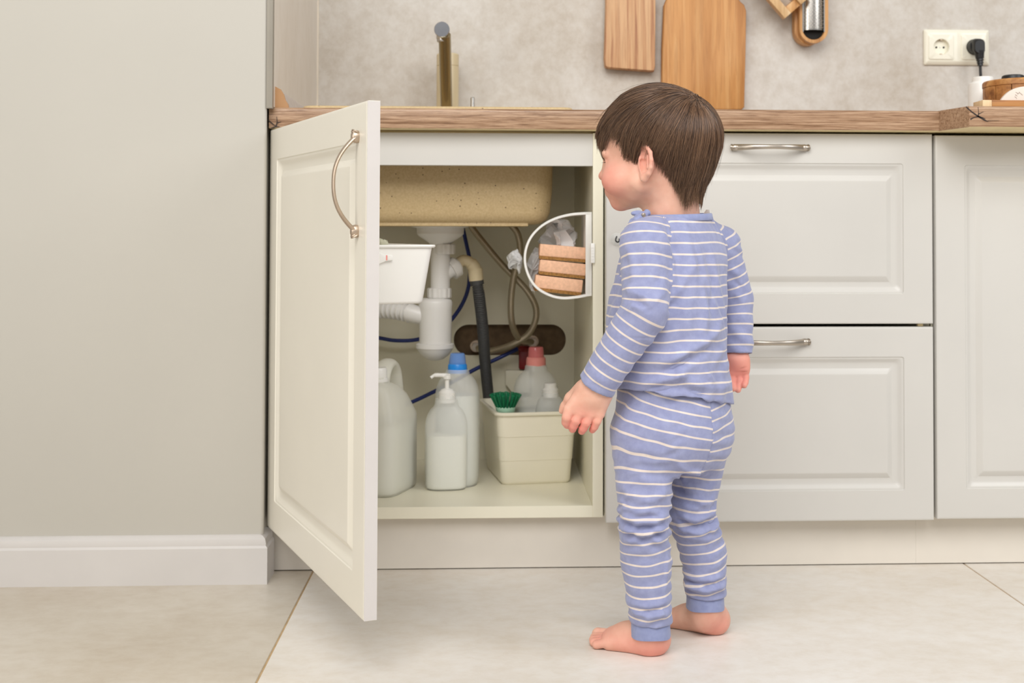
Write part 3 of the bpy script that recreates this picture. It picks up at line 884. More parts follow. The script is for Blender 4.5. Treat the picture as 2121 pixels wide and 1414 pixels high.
g = Geo()
rs_ = [bin_ring(0, 0.004), bin_ring(0.02, 0.0012), bin_ring(0.05), bin_ring(0.33), bin_ring(0.333, -0.0008), bin_ring(0.34, -0.0008), bin_ring(0.66, -0.0004), bin_ring(0.663, -0.0014), bin_ring(0.67, -0.0014), bin_ring(0.955, -0.001)]
rs_ += [bin_ring(0.957, -0.005), bin_ring(0.975, -0.0062), bin_ring(1.0, -0.0052), bin_ring(1.004, -0.002), bin_ring(1.0, 0.002), bin_ring(0.95, 0.0026), bin_ring(0.05, 0.0026), bin_ring(0.03, 0.005)]
g.loft(rs_, True, True, True); g.build('bin_shell', 'bin_pl', BIN, smooth=40, M=BM)

# pink-capped bottle standing in the bin
zb0 = ZS + 0.006
Y = 0.315; X = P(1110, 800, Y)[0]; mp = 2642 / (Y - CAM[1]); zz = lambda v: P(1110, v, Y)[2]
pf = [(hw(80), 0.034, zb0), (hw(86), 0.036, zb0 + 0.006), (hw(92), 0.038, zz(850)), (hw(93), 0.038, zz(818)), (hw(90), 0.037, zz(800)), (hw(80), 0.034, zz(785)), (hw(66), 0.029, zz(775)), (hw(52), 0.024, zz(769)), (hw(47), 0.021, zz(766)), (hw(44), 0.020, zz(757)), (hw(40), 0.019, zz(755))]
PK = thing('detergent_bottle', (X, Y, zb0), 'frosted detergent bottle with a pink cap standing in the storage bin', 'bottle')
Geo().loft(bottle_rings(pf, X, Y, 0.2, 2.3), True, True, False).build('bottle_body', 'bottle', PK, smooth=50)
liquid(pf, zz(845), X, Y, 0.2, 2.3, 'liquid_grey', PK)
Geo().lathe([(hw(40), zz(757)), (hw(41), zz(754)), (hw(40), zz(742)), (hw(36), zz(739))], (X, Y, 0), 24).build('cap', 'pink_cap', PK, smooth=30)
Geo().lathe([(hw(33), zz(740)), (hw(32), zz(728)), (hw(30), zz(720)), (hw(27), zz(718)), (hw(6), zz(718))], (X, Y, 0), 24).build('measuring_cup', 'clear_pink', PK, smooth=30)
# small bottle with a flip cap
Y = 0.275; X = P(1140, 830, Y)[0]; mp = 2642 / (Y - CAM[1]); zz = lambda v: P(1140, v, Y)[2]
pf = [(hw(58), 0.024, zb0), (hw(62), 0.026, zb0 + 0.006), (hw(62), 0.026, zz(850)), (hw(60), 0.026, zz(842)), (hw(52), 0.022, zz(829)), (hw(42), 0.018, zz(822)), (hw(36), 0.016, zz(820)), (hw(35), 0.016, zz(814)), (hw(30), 0.014, zz(812))]
SB = thing('small_bottle', (X, Y, zb0), 'small frosted bottle with a white cap at the right end of the bin', 'bottle')
Geo().loft(bottle_rings(pf, X, Y, 0.0, 2.2), True, True, False).build('bottle_body', 'bottle', SB, smooth=50)
Geo().lathe([(hw(33), zz(822)), (hw(33), zz(806)), (hw(29), zz(804)), (hw(26), zz(802)), (hw(26), zz(795)), (hw(22), zz(793)), (hw(4), zz(793))], (X, Y, 0), 22).build('cap', 'white_pl', SB, smooth=30)
# dish brush, head up
Y = 0.262; X = P(1047, 850, Y)[0]; mp = 2642 / (Y - CAM[1]); zz = lambda v: P(1047, v, Y)[2]
DB = thing('dish_brush', (X, Y, zz(858)), 'green-bristled dish brush sticking up out of the bin', 'brush')
Geo().lathe([(hw(10), zz(866)), (hw(30), zz(859)), (hw(38), zz(852)), (hw(41), zz(844)), (hw(40), zz(842)), (hw(10), zz(842))], (X, Y, 0), 24).build('brush_head', 'mint', DB, smooth=40)
Geo().tube([(X, Y, zz(862)), (X + 0.004, Y + 0.012, zz(900)), (X + 0.012, Y + 0.05, zb0 + 0.012)], 0.0055, 10).build('handle', 'mint', DB)
for i in range(30):
    ring_ = 0 if i < 18 else 1 if i < 27 else 2
    k, nn = ((i, 18), (i - 18, 9), (i - 27, 3))[ring_]
    r0 = hw((36, 24, 9)[ring_]); r1 = hw((62, 40, 14)[ring_]); an = 2 * PI * k / nn + 0.1 * ring_
    c, s = math.cos(an), math.sin(an)
    b0 = np.array([X + r0 * c, Y + r0 * s, zz(843)]); b1 = np.array([X + r1 * c, Y + r1 * s, zz(816 if ring_ == 0 else 813)])
    Geo().tube([b0, b0 * 0.4 + b1 * 0.6, b1], [0.0020, 0.0024, 0.0030], 7).build('bristle_tuft', 'green', DB)

# white caddy hanging on the inner face of the open door
DV = np.array([math.cos(PHI), -math.sin(PHI), 0]); DN = np.array([math.sin(PHI), math.cos(PHI), 0])
hin = np.array([0.0015, 0, 0]) + DN * 0.0185


def inner(s, n, z):
    return hin + DV * s + DN * n + np.array([0, 0, z])


S1 = 0.470
pt = inner(S1, 0.10, 0)
dep = (pt - CAM) @ AF
zt_ = 0.607 + 0.0
def z_at(u, v, y): return P(u, v, y)[2]
zr0 = z_at(900, 507, pt[1]); zr1 = z_at(880, 629, pt[1])
CW = None
for wv in np.linspace(0.05, 0.2, 151):        # width that brings the outer rim corner to its place
    pc = inner(S1, wv, zr0); d_ = pc - CAM; uu = CX + FPX * (d_ @ AR) / (d_ @ AF)
    if uu >= 905: CW = float(wv); break
CADM = Matrix(((DN[0], -DV[0], 0, float(inner(S1, 0, 0)[0])), (DN[1], -DV[1], 0, float(inner(S1, 0, 0)[1])), (0, 0, 1, 0), (0, 0, 0, 1)))
CD = thing('door_caddy', tuple(inner(S1 - 0.1, CW / 2, zr1)), 'white plastic caddy clipped to the inside of the open door', 'caddy')
ch = zr0 - zr1


def cad_ring(t, ins=0.0):
    x1 = CW * (0.86 + 0.11 * t) - ins
    return [(x, y, zr1 + ch * t) for x, y in rrect(0.004 + ins, x1, 0.004 * (1 - t) + ins, 0.24 - ins, 0.012, 5)]


g = Geo().loft([cad_ring(0, 0.003), cad_ring(0.02, 0.0008), cad_ring(0.05), cad_ring(0.95), cad_ring(0.952, -0.0028), cad_ring(0.975, -0.004), cad_ring(1.0, -0.0032), cad_ring(1.003, -0.001), cad_ring(0.99, 0.002), cad_ring(0.05, 0.0024), cad_ring(0.04, 0.006)], True, True, True)
g.build('caddy_bin', 'white_pl', CD, smooth=40, M=CADM)
BX = CW - 0.104
CADB = CADM @ Tr((BX, 0, 0))
g = Geo().box((0.0003 - BX, -0.0006, zr1 + ch * 0.66), (0.004, 0.0008, zr1 + ch * 0.93))
g.prism([(0.0005, zr1 + ch * 0.62), (0.0005, zr1 + ch * 0.93), (0.010, zr1 + ch * 0.93), (0.015, zr1 + ch * 0.87), (0.022, zr1 + ch * 0.84), (0.034, zr1 + ch * 0.835), (0.034, zr1 + ch * 0.735), (0.024, zr1 + ch * 0.73)], -0.004, 0.003, bev=0.0008)
g.build('hanging_bracket', 'white_pl', CD, M=CADB)
Geo().box((0.0258, -0.0046, zr1 + ch * 0.742), (0.0342, -0.003, zr1 + ch * 0.828), 0.0006).build('clip', 'white_pl', CD, M=CADB)
tag(Geo().box((0.0238, -0.0042, zr1 + ch * 0.742), (0.0258, -0.0032, zr1 + ch * 0.828)).build('clip_slot', 'pink_cap', CD, M=CADB), 'clip slot with its shadow painted as a reddish strip')  # coloured strip, paints the shadow beside the clip
# pale brush lying in the caddy, only bristle tips show
bc = inner(S1 - 0.045, CW - 0.080, zr0)
SCB = thing('scrub_brush', (bc[0], bc[1], zr0 - 0.05), 'pale scrubbing brush whose bristle tips poke over the caddy rim', 'brush')
Geo().box((bc[0] - 0.018, bc[1] - 0.028, zr0 - 0.040), (bc[0] + 0.016, bc[1] + 0.028, zr0 - 0.026), 0.005).build('brush_block', 'white_pl', SCB)
g = Geo()
for i in range(420):
    x, y = bc[0] + random.uniform(-0.017, 0.015), bc[1] + random.uniform(-0.026, 0.026)
    k = 0.0085 - 0.30 * max(0, (x - bc[0] - 0.004)) + random.uniform(-0.002, 0.0015)
    g.tube([(x, y, zr0 - 0.027), (x + random.uniform(-.003, .003), y + random.uniform(-.003, .003), zr0 + k)], [0.0005, 0.0003], 3, False)
tag(g.build('bristles', 'bristle', SCB, smooth=0), kind='stuff')

# D-shaped bag holder on the right cabinet side, seen end on
YH0, YH1 = 0.030, 0.150
f = lambda u, v: (lambda q: (q[0], q[2]))(P(u, v, YH0))
dpts = [f(1222, 440), f(1205, 440.5), f(1180, 443), f(1150, 451), f(1122, 466), f(1100, 488), f(1088, 515), f(1086, 545), f(1095, 575), f(1112, 598), f(1138, 613), f(1165, 619), f(1195, 617), f(1222, 612)]
dp = [p for p in spline([(a, 0, b) for a, b in dpts], 5)]
xwall = 0.5788
HD = thing('bag_holder', (xwall - 0.04, 0.09, float(f(1150, 618)[1])), 'white D-shaped bag holder stuck on the right inner cabinet side', 'holder')
poly = [(p[0], p[2]) for p in dp]
poly[0] = (xwall - 0.0003, poly[0][1]); poly[-1] = (xwall - 0.0003, poly[-1][1])
cxd, czd = sum(p[0] for p in poly) / len(poly) + 0.02, sum(p[1] for p in poly) / len(poly)


def dring(y, k):
    return [(min(xwall - 0.0003, cxd + (x - cxd) * k), y, czd + (z - czd) * k) for x, z in poly]


g = Geo()
g.loft([dring(YH0 + 0.006, 1.0), dring(YH0 + 0.001, 1.012), dring(YH0, 1.0), dring(YH0 + 0.0002, 0.955), dring(YH0 + 0.004, 0.945), dring(YH0 + 0.006, 0.955)])
g.build('rim', 'holder_rim', HD, smooth=40)
g = Geo(); g.loft([dring(YH0 + 0.005, 0.975), dring(YH1, 0.955), dring(YH1, 0.94), dring(YH0 + 0.005, 0.958)], True)
# open side: the wall shows a gap at mid-left where the bag is pulled out
g.build('sleeve', 'holder', HD, smooth=40)
xb0 = P(1213, 500, YH0)[0]
Geo().box((xb0, YH0 + 0.0005, f(1222, 612)[1]), (xwall - 0.0004, YH0 + 0.004, f(1222, 441)[1]), 0.0008).build('mount_plate', 'holder_rim', HD)
Geo().box((xb0 + 0.001, YH0 + 0.004, f(1222, 612)[1] + 0.003), (xb0 + 0.003, YH1, f(1222, 441)[1] - 0.003), 0.0005).build('side_plate', 'holder_rim', HD)
q = P(1227, 524, 0.0205)
g = Geo().box((q[0] - 0.004, 0.0135, q[2] - 0.018), (q[0] + 0.004, 0.0202, q[2] + 0.018), 0.0015)
for k in range(5): g.box((q[0] - 0.003, 0.013, q[2] - 0.011 + k * 0.005), (q[0] + 0.003, 0.0138, q[2] - 0.009 + k * 0.005))
g.build('hook_tab', 'white_pl', HD)
# three sponges stacked in it
for k, (ua, va, ub, vb, hgt, lab) in enumerate(((1119, 505, 1216, 513, 31, 'peach sponge with brown scouring side, top of the three'), (1119, 537, 1215, 547, 31, 'peach sponge with brown scouring side, middle of the three'), (1110, 569, 1208, 580, 33, 'peach sponge with brown scouring side, bottom of the three'))):
    ys = YH0 + 0.012
    A, B = P(ua, va, ys), P(ub, vb, ys)
    L = float(np.linalg.norm(B - A)); an = math.atan2(B[2] - A[2], B[0] - A[0]); hh = hgt / (2642 / (ys - CAM[1]))
    SM = Tr(Vector([float(x) for x in A])) @ Matrix.Rotation(-an, 4, 'Y')
    S = thing('sponge', tuple(A), lab + ' in the bag holder', 'sponge', 'sponges in the bag holder')
    Geo().box((0, 0, -hh * 0.80), (L, 0.06, 0), 0.0018).build('foam', 'sponge', S, M=SM)
    g = Geo().box((0.0004, 0.0002, -hh), (L - 0.0004, 0.0598, -hh * 0.80), 0.0012)
    for i in range(26):
        g.box((L * i / 26, -0.0006, -hh * (0.86 + 0.05 * random.random())), (L * i / 26 + 0.002, 0.002, -hh * 0.79))
    g.build('scouring_layer', 'scour', S, M=SM)


def bag(name, center, rad, seed, label, n=26, fold=0.35):
    rng = np.random.RandomState(seed); g = Geo(); b = bmesh.new()
    bmesh.ops.create_icosphere(b, subdivisions=5, radius=1.0)
    dirs = rng.normal(size=(n, 3)); dirs /= np.linalg.norm(dirs, axis=1)[:, None]; offs = rng.uniform(0.25, 0.9, n)
    co = np.array([v.co[:] for v in b.verts])
    out = co.copy()
    for d, o in zip(dirs, offs):              # crumple: reflect across random planes
        s = out @ d
        out = out - np.outer(np.where(s > o, (s - o) * 1.7, 0), d)
    for d, o in zip(rng.normal(size=(14, 3)), rng.uniform(3, 9, 14)):
        out = out * (1 + 0.05 * np.sin(out @ d * 2 + o))[:, None]
    for v, c in zip(b.verts, out):
        v.co = Vector((center[0] + c[0] * rad[0], center[1] + c[1] * rad[1], center[2] + c[2] * rad[2]))
    g.add(b)
    o = g.build(name, 'bag', smooth=35)
    return tag(o, label, 'bag')


bag('plastic_bag', P(1168, 486, 0.105), (0.066, 0.060, 0.042), 3, 'crumpled clear plastic bag stuffed above the sponges in the holder')
bag('plastic_bag', P(1103, 545, 0.100), (0.038, 0.060, 0.058), 8, 'crumpled clear plastic bag left of the sponges in the holder')
bag('plastic_bag', P(1071, 545, 0.130), (0.036, 0.040, 0.044), 12, 'end of a clear plastic bag poking out behind the holder rim')

# clear suction hook on the upper drawer front, half behind the toddler
q = P(1277, 495, -0.001)
HK = thing('suction_hook', tuple(q), 'small clear suction hook stuck on the upper drawer', 'hook')
Geo().lathe([(0.0002, 0.0), (0.010, 0.0), (0.0112, -0.0006), (0.009, -0.002), (0.004, -0.0045), (0.0004, -0.005)], n=28, M=Tr(Vector([float(x) for x in q])) @ Matrix.Rotation(-PI / 2, 4, 'X')).build('suction_cup', 'suction', HK)
hk = [(q[0] - 0.0002, q[1] - 0.006, q[2] + 0.005), (q[0] - 0.0022, q[1] - 0.008, q[2]), (q[0] - 0.0022, q[1] - 0.009, q[2] - 0.003), (q[0] + 0.001, q[1] - 0.010, q[2] - 0.0055), (q[0] + 0.004, q[1] - 0.010, q[2] - 0.003), (q[0] + 0.004, q[1] - 0.010, q[2] + 0.001)]
Geo().tube(spline(hk, 5), 0.0013, 8).build('hook', 'black', HK)

# ------------------------------------------------------------------ above the worktop
# tap
yt = 0.50; q = P(927, 215, yt); mp = 2642 / (yt - CAM[1]); zz = lambda v: P(927, v, yt)[2]
TAP = thing('tap', (q[0], yt, Z_WT), 'chrome kitchen tap with painted beige and brown reflections and a rising spout', 'tap')
Geo().lathe([(0.029, Z_WT), (0.029, Z_WT + 0.006), (hw(46), Z_WT + 0.010), (hw(46), zz(138.5)), (hw(44), zz(138)), (hw(44), zz(137)), (hw(46), zz(136.5)), (hw(46), zz(114)), (hw(43), zz(112)), (0.002, zz(112))], (q[0], yt, 0), 32).build('tap_body', 'tap_body', TAP, smooth=30)
e0, e1 = P(924, 214, 0.455), P(921, 72, 0.345)
e0 = e0 - (P(918, 70, 0.345) - e0) * 0.25
sp = [e0 + (e1 - e0) * t for t in np.linspace(0, 1, 10)]
Geo().tube(sp, [0.0128] * 10, 20).build('spout', 'tap_reflection', TAP)
dirn = (e1 - e0) / np.linalg.norm(e1 - e0)
tip = P(915, 61, 0.335)
g = Geo(); s = g.mark()
g.lathe([(0.0005, -0.0005), (0.0150, 0.0), (0.0160, 0.001), (0.0160, 0.030), (0.0145, 0.032), (0.001, 0.032)], n=30, M=Tr(Vector([float(x) for x in tip])) @ Matrix.Rotation(-PI / 2 + 0.12, 4, 'X'))
g.build('spout_end', 'chrome', TAP, smooth=40)
Geo().lathe([(0.0105, -0.012), (0.0115, -0.009), (0.0115, -0.006), (0.0125, -0.005), (0.0125, 0.0), (0.011, 0.004)], tuple(P(916, 75, 0.350)), 22).build('aerator', 'steel', TAP, smooth=30)
q = P(979, 210, 0.44)
g = Geo().lathe([(0.0045, Z_WT), (0.0045, P(979, 203, 0.44)[2]), (0.0035, P(979, 201.5, 0.44)[2]), (0.0005, P(979, 201, 0.44)[2])], (q[0], 0.44, 0), 16)
tag(g.build('drain_knob', 'steel', SINK, smooth=30), 'small steel pop-up drain knob')


def board(name, px, yf, th, mat, label, bev, hole=None):
    """cutting board hung on the wall: front face at depth plane yf, px outline"""
    poly = [(lambda q: (q[0], q[2]))(P(u, v, yf)) for u, v in px]
    cx_ = sum(p[0] for p in poly) / len(poly); cz_ = sum(p[1] for p in poly) / len(poly)
    g = Geo()
    ins = lambda k: [(cx_ + (x - cx_) * k, cz_ + (z - cz_) * k) for x, z in poly]
    rings = []
    for k, y in ((1.0, yf + th), (1.0, yf + bev), (1 - bev * 2.2, yf + bev * 0.3), (1 - bev * 5, yf)):
        rings.append([(x, y, z) for x, z in ins(k)])
    g.loft(rings, True, True, True)
    o = g.build(name, mat, smooth=40)
    return tag(o, label, 'cutting board', 'cutting boards on the wall')


ybd = YW - 0.034
board('cutting_board', [(1256, -140), (1358, -140), (1358, 20), (1357, 138), (1355, 147), (1340, 146), (1260, 140), (1254, 137), (1252, 120), (1255, 20)], ybd, 0.026, 'ash', 'narrow striped wooden cutting board hanging left of the bigger one', 0.003)
board('cutting_board', [(1380, 0), (1390, -20), (1520, -20), (1534, 3), (1542, 10), (1546, 22), (1545, 100), (1542, 222), (1536, 227), (1378, 227), (1371, 220), (1372, 100), (1376, 10)], ybd + 0.006, 0.024, 'beech', 'big orange-brown wooden cutting board standing behind the head of the toddler', 0.003)
# grater in a round-ended bamboo frame
yg = YW - 0.052


def stadium(u0, u1, v0, v1, y, n=14):
    a, b = P(u0, v1, y), P(u1, v0, y); x0, x1 = a[0], b[0]; r = (x1 - x0) / 2; zb = a[2] + r; zt = b[2]
    pts = [(x1, zt)] + [((x0 + x1) / 2 + r * math.cos(k / n * -PI), zb + r * math.sin(k / n * -PI)) for k in range(n + 1)] + [(x0, zt)]
    return pts


GR = thing('grater', tuple(P(1682, 90, yg)), 'steel grater set in a round-ended bamboo frame on the wall', 'grater')
so = stadium(1656, 1715.5, -120, 89, yg); si = stadium(1662, 1708, -110, 82, yg)
g = Geo().loft([[(x, y, z) for x, z in p] for p, y in ((so, yg + 0.018), (so, yg + 0.001), ([(x * 0.985 + 0.015 * so[7][0], z) for x, z in so], yg), (si, yg), (si, yg + 0.018))])
g.build('frame', 'bamboo', GR, smooth=40)
sb_ = stadium(1646, 1705, -120, 93, yg + 0.02)
Geo().prism(sb_, yg + 0.0185, YW - 0.006, bev=0.001).build('catch_tray', 'bamboo', GR, smooth=40)
Geo().prism(stadium(1663, 1707, -110, 81, yg + 0.012), yg + 0.0125, yg + 0.0180).build('slot_shade', 'dark', GR, smooth=0)  # solid dark filling that stands in for shade inside the slot
ga, gb = P(1664, 62, yg), P(1706, -110, yg)
gw = (gb[0] - ga[0]) / 2; gx = (gb[0] + ga[0]) / 2
rings = []
for zq in (ga[2], ga[2] + 0.004, gb[2]):
    rings.append([(gx + gw * math.sin(a), yg + 0.012 - 0.016 * math.cos(a) * (1 if zq > ga[2] else 0.96), zq) for a in np.linspace(-PI / 2, PI / 2, 22)])
g = Geo().loft(rings, False)
g.build('grating_plate', 'steel', GR, smooth=60)
g = Geo()
for r_ in range(18):
    for c_ in range(9):
        a = -1.15 + c_ * 0.2875 + (0.14 if r_ % 2 else 0); zq = ga[2] + 0.006 + r_ * 0.0042
        if a > 1.25: continue
        cpt = Vector((gx + gw * math.sin(a), yg + 0.012 - 0.016 * math.cos(a), zq))
        g.box((-0.0007, -0.0009, -0.0006), (0.0007, 0.0003, 0.0006), 0, 1, Tr(cpt) @ Matrix.Rotation(a, 4, 'Z'))
tag(g.build('grating_teeth', 'pewter', GR, smooth=0), kind='stuff')
for sx in (-1, 1):
    Geo().box((gx + sx * (gw + 0.0008) - 0.0012, yg - 0.001, ga[2] - 0.004), (gx + sx * (gw + 0.0008) + 0.0012, yg + 0.014, gb[2])).build('side_rail', 'steel', GR)
# slanted wooden slicer frame hanging over the grater
q = P(1626, 38, YW - 0.075)
SLM = Tr(Vector([float(x) for x in q])) @ Matrix.Rotation(math.radians(-41), 4, 'Y')
SLI = thing('slicer', tuple(q), 'pale wooden slicer frame hanging slanted at the top of the wall', 'slicer')
Lb = 0.24
Geo().box((0.0, 0, 0), (0.018, 0.022, Lb), 0.0008).build('frame_bar', 'pine', SLI, M=SLM)
Geo().box((0.0465, -0.004, 0.0), (0.070, 0.022, Lb), 0.0008).build('frame_bar', 'pine', SLI, M=SLM)
Geo().box((0.0182, 0.004, 0.0), (0.0463, 0.022, 0.018), 0.0008).build('end_bar', 'bamboo', SLI, M=SLM)
Geo().box((0.0182, 0.010, 0.0182), (0.0463, 0.014, Lb), 0.0004).build('steel_plate', 'pewter', SLI, M=SLM)
Geo().lathe([(0.005, 0), (0.005, 0.05), (0.006, 0.052)], n=14, M=SLM @ Tr((0.03, 0.022, 0.2)) @ Matrix.Rotation(-PI / 2, 4, 'X')).build('wall_peg', 'steel', SLI)

# double wall socket
ysk = YW - 0.0105
A, B = P(1916, 133.5, ysk), P(2050.5, 61.5, ysk)
SO = thing('wall_socket', (float((A[0] + B[0]) / 2), YW, float(A[2])), 'ivory double wall socket on the stone-look wall', 'socket')
g = Geo(); rings = []
for ins, y, r in ((0.0, YW - 0.0002, 0.003), (0.0, YW - 0.004, 0.003), (0.002, YW - 0.007, 0.004), (0.008, YW - 0.0098, 0.0002)):
    rings.append([(x, y, z) for x, z in rrect(A[0] + ins, B[0] - ins, A[2] + ins, B[2] - ins, r, 4)])
g.loft(rings, True, True, False)
mid = (A[0] + B[0]) / 2; hs = (B[2] - A[2])
for x0, x1, cxs in ((A[0] + 0.008, mid, mid - hs * 0.468), (mid, B[0] - 0.008, mid + hs * 0.468)):
    cz_ = (A[2] + B[2]) / 2; hf = hs * 0.352; z0, z1 = A[2] + 0.008, B[2] - 0.008
    out_, sq = [], []
    for kk in range(64):
        a = 2 * PI * (kk + 0.5) / 64; c, s = math.cos(a), math.sin(a); m_ = max(abs(c), abs(s)); sq.append((cxs + hf * c / m_, cz_ + hf * s / m_))
        k_ = min((x1 - cxs) / c if c > 0 else (x0 - cxs) / c, (z1 - cz_) / s if s > 0 else (z0 - cz_) / s); out_.append((cxs + k_ * c, cz_ + k_ * s))
    for cxn, czn in ((x0, z0), (x0, z1), (x1, z0), (x1, z1)):
        k = min(range(64), key=lambda i: (out_[i][0] - cxn) ** 2 + (out_[i][1] - czn) ** 2); out_[k] = (cxn, czn)
    g.loft([[(x, YW - 0.0098, z) for x, z in out_], [(x, YW - 0.0105, z) for x, z in sq], [(x, YW - 0.003, z) for x, z in sq]])
g.build('frame', 'socket', SO, smooth=30)
for k, cxs in enumerate((mid - hs * 0.468, mid + hs * 0.468)):
    cz_ = (A[2] + B[2]) / 2; hf = hs * 0.355
    g = Geo(); rings = []
    n = 8
    sq = []
    for kk in range(64):
        a = 2 * PI * (kk + 0.5) / 64; m_ = max(abs(math.cos(a)), abs(math.sin(a))); sq.append((cxs + hf * math.cos(a) / m_, cz_ + hf * math.sin(a) / m_))
    nn = len(sq)
    for ins, y in ((0, YW - 0.0095), (0.0, YW - 0.0118), (0.0012, YW - 0.0125)):
        rings.append([(cxs + (x - cxs) * (1 - ins / hf), y, cz_ + (z - cz_) * (1 - ins / hf)) for x, z in sq])
    rad = hs * 0.225
    ang = [math.atan2(z - cz_, x - cxs) for x, z in sq]
    for rr_, y in ((rad, YW - 0.0125), (rad * 0.97, YW - 0.011), (rad * 0.93, YW - 0.0022), (0.001, YW - 0.0020)):
        rings.append([(cxs + rr_ * math.cos(a), y, cz_ + rr_ * math.sin(a)) for a in ang])
    g.loft(rings, True, False, True); ins_ = g.build('socket_insert', 'socket', SO, smooth=30)
    for dx in (-0.0085, 0.0085):
        Geo().lathe([(0.0022, 0), (0.0022, 0.0012), (0.0003, 0.0012)], n=12, M=Tr((cxs + dx, YW - 0.0021, cz_)) @ Matrix.Rotation(PI / 2, 4, 'X')).build('pin_hole_shade', 'dark', ins_)  # flat dark disc, paints the shade of a pin hole
    for dz in (-1, 1):
        Geo().box((cxs - 0.002, YW - 0.0115, cz_ + dz * rad * 0.9 - 0.0012), (cxs + 0.002, YW - 0.003, cz_ + dz * rad * 0.9 + 0.0012)).build('earth_clip', 'pewter', ins_)
    if k == 0:
        Geo().lathe([(0.0016, 0), (0.0016, 0.0008)], n=12, M=Tr((cxs, YW - 0.0021, cz_)) @ Matrix.Rotation(PI / 2, 4, 'X')).build('centre_screw', 'steel', ins_)
        # moulded ring
# plug with its cord
cxs = mid + hs * 0.468
PG = thing('power_plug', (cxs, ysk - 0.02, cz_), 'black angled power plug with cord in the right-hand socket', 'plug')
MP = Tr((cxs, YW - 0.0125, cz_)) @ Matrix.Rotation(PI / 2, 4, 'X')
g = Geo(); rp = hs * 0.215
g.lathe([(rp * 0.93, -0.008), (rp, 0.0), (rp, 0.012), (rp * 0.92, 0.018)], n=30, M=MP)
mbody = MP
g.loft([[(cxs + x, y, cz_ + z) for x, z in rrect(-w, w, z0, z1, 0.0095, 5)] for w, z0, z1, y in ((0.0135, -0.012, 0.0165, YW - 0.028), (0.0135, -0.016, 0.0160, YW - 0.034), (0.0125, -0.020, 0.0135, YW - 0.044), (0.011, -0.018, 0.0105, YW - 0.047))], True, True, True)
g.build('plug_body', 'black', PG, smooth=40)
yp_ = YW - 0.037
s0_ = [(cxs + 0.002, yp_, cz_ - 0.012), (cxs + 0.0025, yp_, cz_ - 0.022), (cxs + 0.003, yp_, cz_ - 0.029), (cxs + 0.003, yp_, cz_ - 0.030), (cxs + 0.0035, yp_, cz_ - 0.034), (cxs + 0.0035, yp_, cz_ - 0.035), (cxs + 0.004, yp_, cz_ - 0.040), (cxs + 0.004, yp_, cz_ - 0.041), (cxs + 0.004, yp_, cz_ - 0.046)]
Geo().tube(s0_, [0.0115, 0.010, 0.0092, 0.0076, 0.0085, 0.0066, 0.0076, 0.0058, 0.0064], 18).build('strain_relief', 'black', PG, smooth=30)
Geo().tube(spline([(cxs + 0.004, yp_, cz_ - 0.044), (cxs + 0.005, yp_, cz_ - 0.07), (cxs + 0.008, yp_, cz_ - 0.11), (cxs + 0.03, yp_ - 0.005, cz_ - 0.15), (cxs + 0.07, yp_ - 0.01, Z_WT + 0.006), (cxs + 0.13, yp_ - 0.02, Z_WT + 0.004), (cxs + 0.25, yp_ - 0.02, Z_WT + 0.004)], 6), 0.0032, 10).build('cord', 'black', PG)

# white container
yc = 0.16; q = P(2034, 200, yc); mp = 2642 / (yc - CAM[1]) ; zz = lambda v: P(2034, v, yc)[2]
g = Geo().lathe([(hw(50), Z_WT), (hw(56), Z_WT + 0.003), (hw(56), zz(180)), (hw(53), zz(174)), (hw(44), zz(171)), (hw(43), zz(170))], (q[0], yc, 0), 34)
WC = thing('white_bottle', (q[0], yc, Z_WT), 'white plastic bottle with wide lid on the worktop under the plug', 'bottle')
g.build('bottle_body', 'white_pl', WC, smooth=30)
Geo().lathe([(hw(43), zz(171)), (hw(43), zz(162)), (hw(41), zz(160)), (hw(5), zz(160))], (q[0] + 0.002, yc, 0), 34).build('lid', 'white_pl', WC, smooth=30)
# round wooden canister with staves, dark knob on the lid
yc = 0.06; q = P(2118, 190, yc); mp = 2642 / (yc - CAM[1]); zz = lambda v: P(2118, v, yc)[2]
rc = (q[0] - P(2040, 190, yc)[0])
WB = thing('wooden_canister', (q[0], yc, Z_WT), 'round wooden canister with black lid knob at the end of the worktop', 'canister')
for k in range(14):
    a0, a1 = 2 * PI * k / 14 + 0.012, 2 * PI * (k + 1) / 14 - 0.012
    A_ = np.linspace(a0, a1, 5)
    rings = []
    for z in (Z_WT + 0.001, zz(182)):
        rings.append([(q[0] + r * math.cos(a), yc + r * math.sin(a), z) for r, aa in ((rc * 0.985, A_), (rc * 0.9, A_[::-1])) for a in aa])
    Geo().loft(rings, True, True, True).build('stave', 'acacia', WB, smooth=40)
Geo().lathe([(rc * 0.96, zz(182.5)), (rc, zz(181)), (rc, zz(172)), (rc * 0.97, zz(169)), (0.01, zz(168))], (q[0], yc, 0), 60).build('lid', 'acacia', WB, smooth=30)
Geo().lathe([(rc * 0.30, zz(169)), (rc * 0.30, zz(165)), (rc * 0.28, zz(158)), (rc * 0.24, zz(156)), (0.002, zz(156))], (q[0] - 0.018, yc + 0.0, 0), 40).build('knob', 'black', WB, smooth=40)
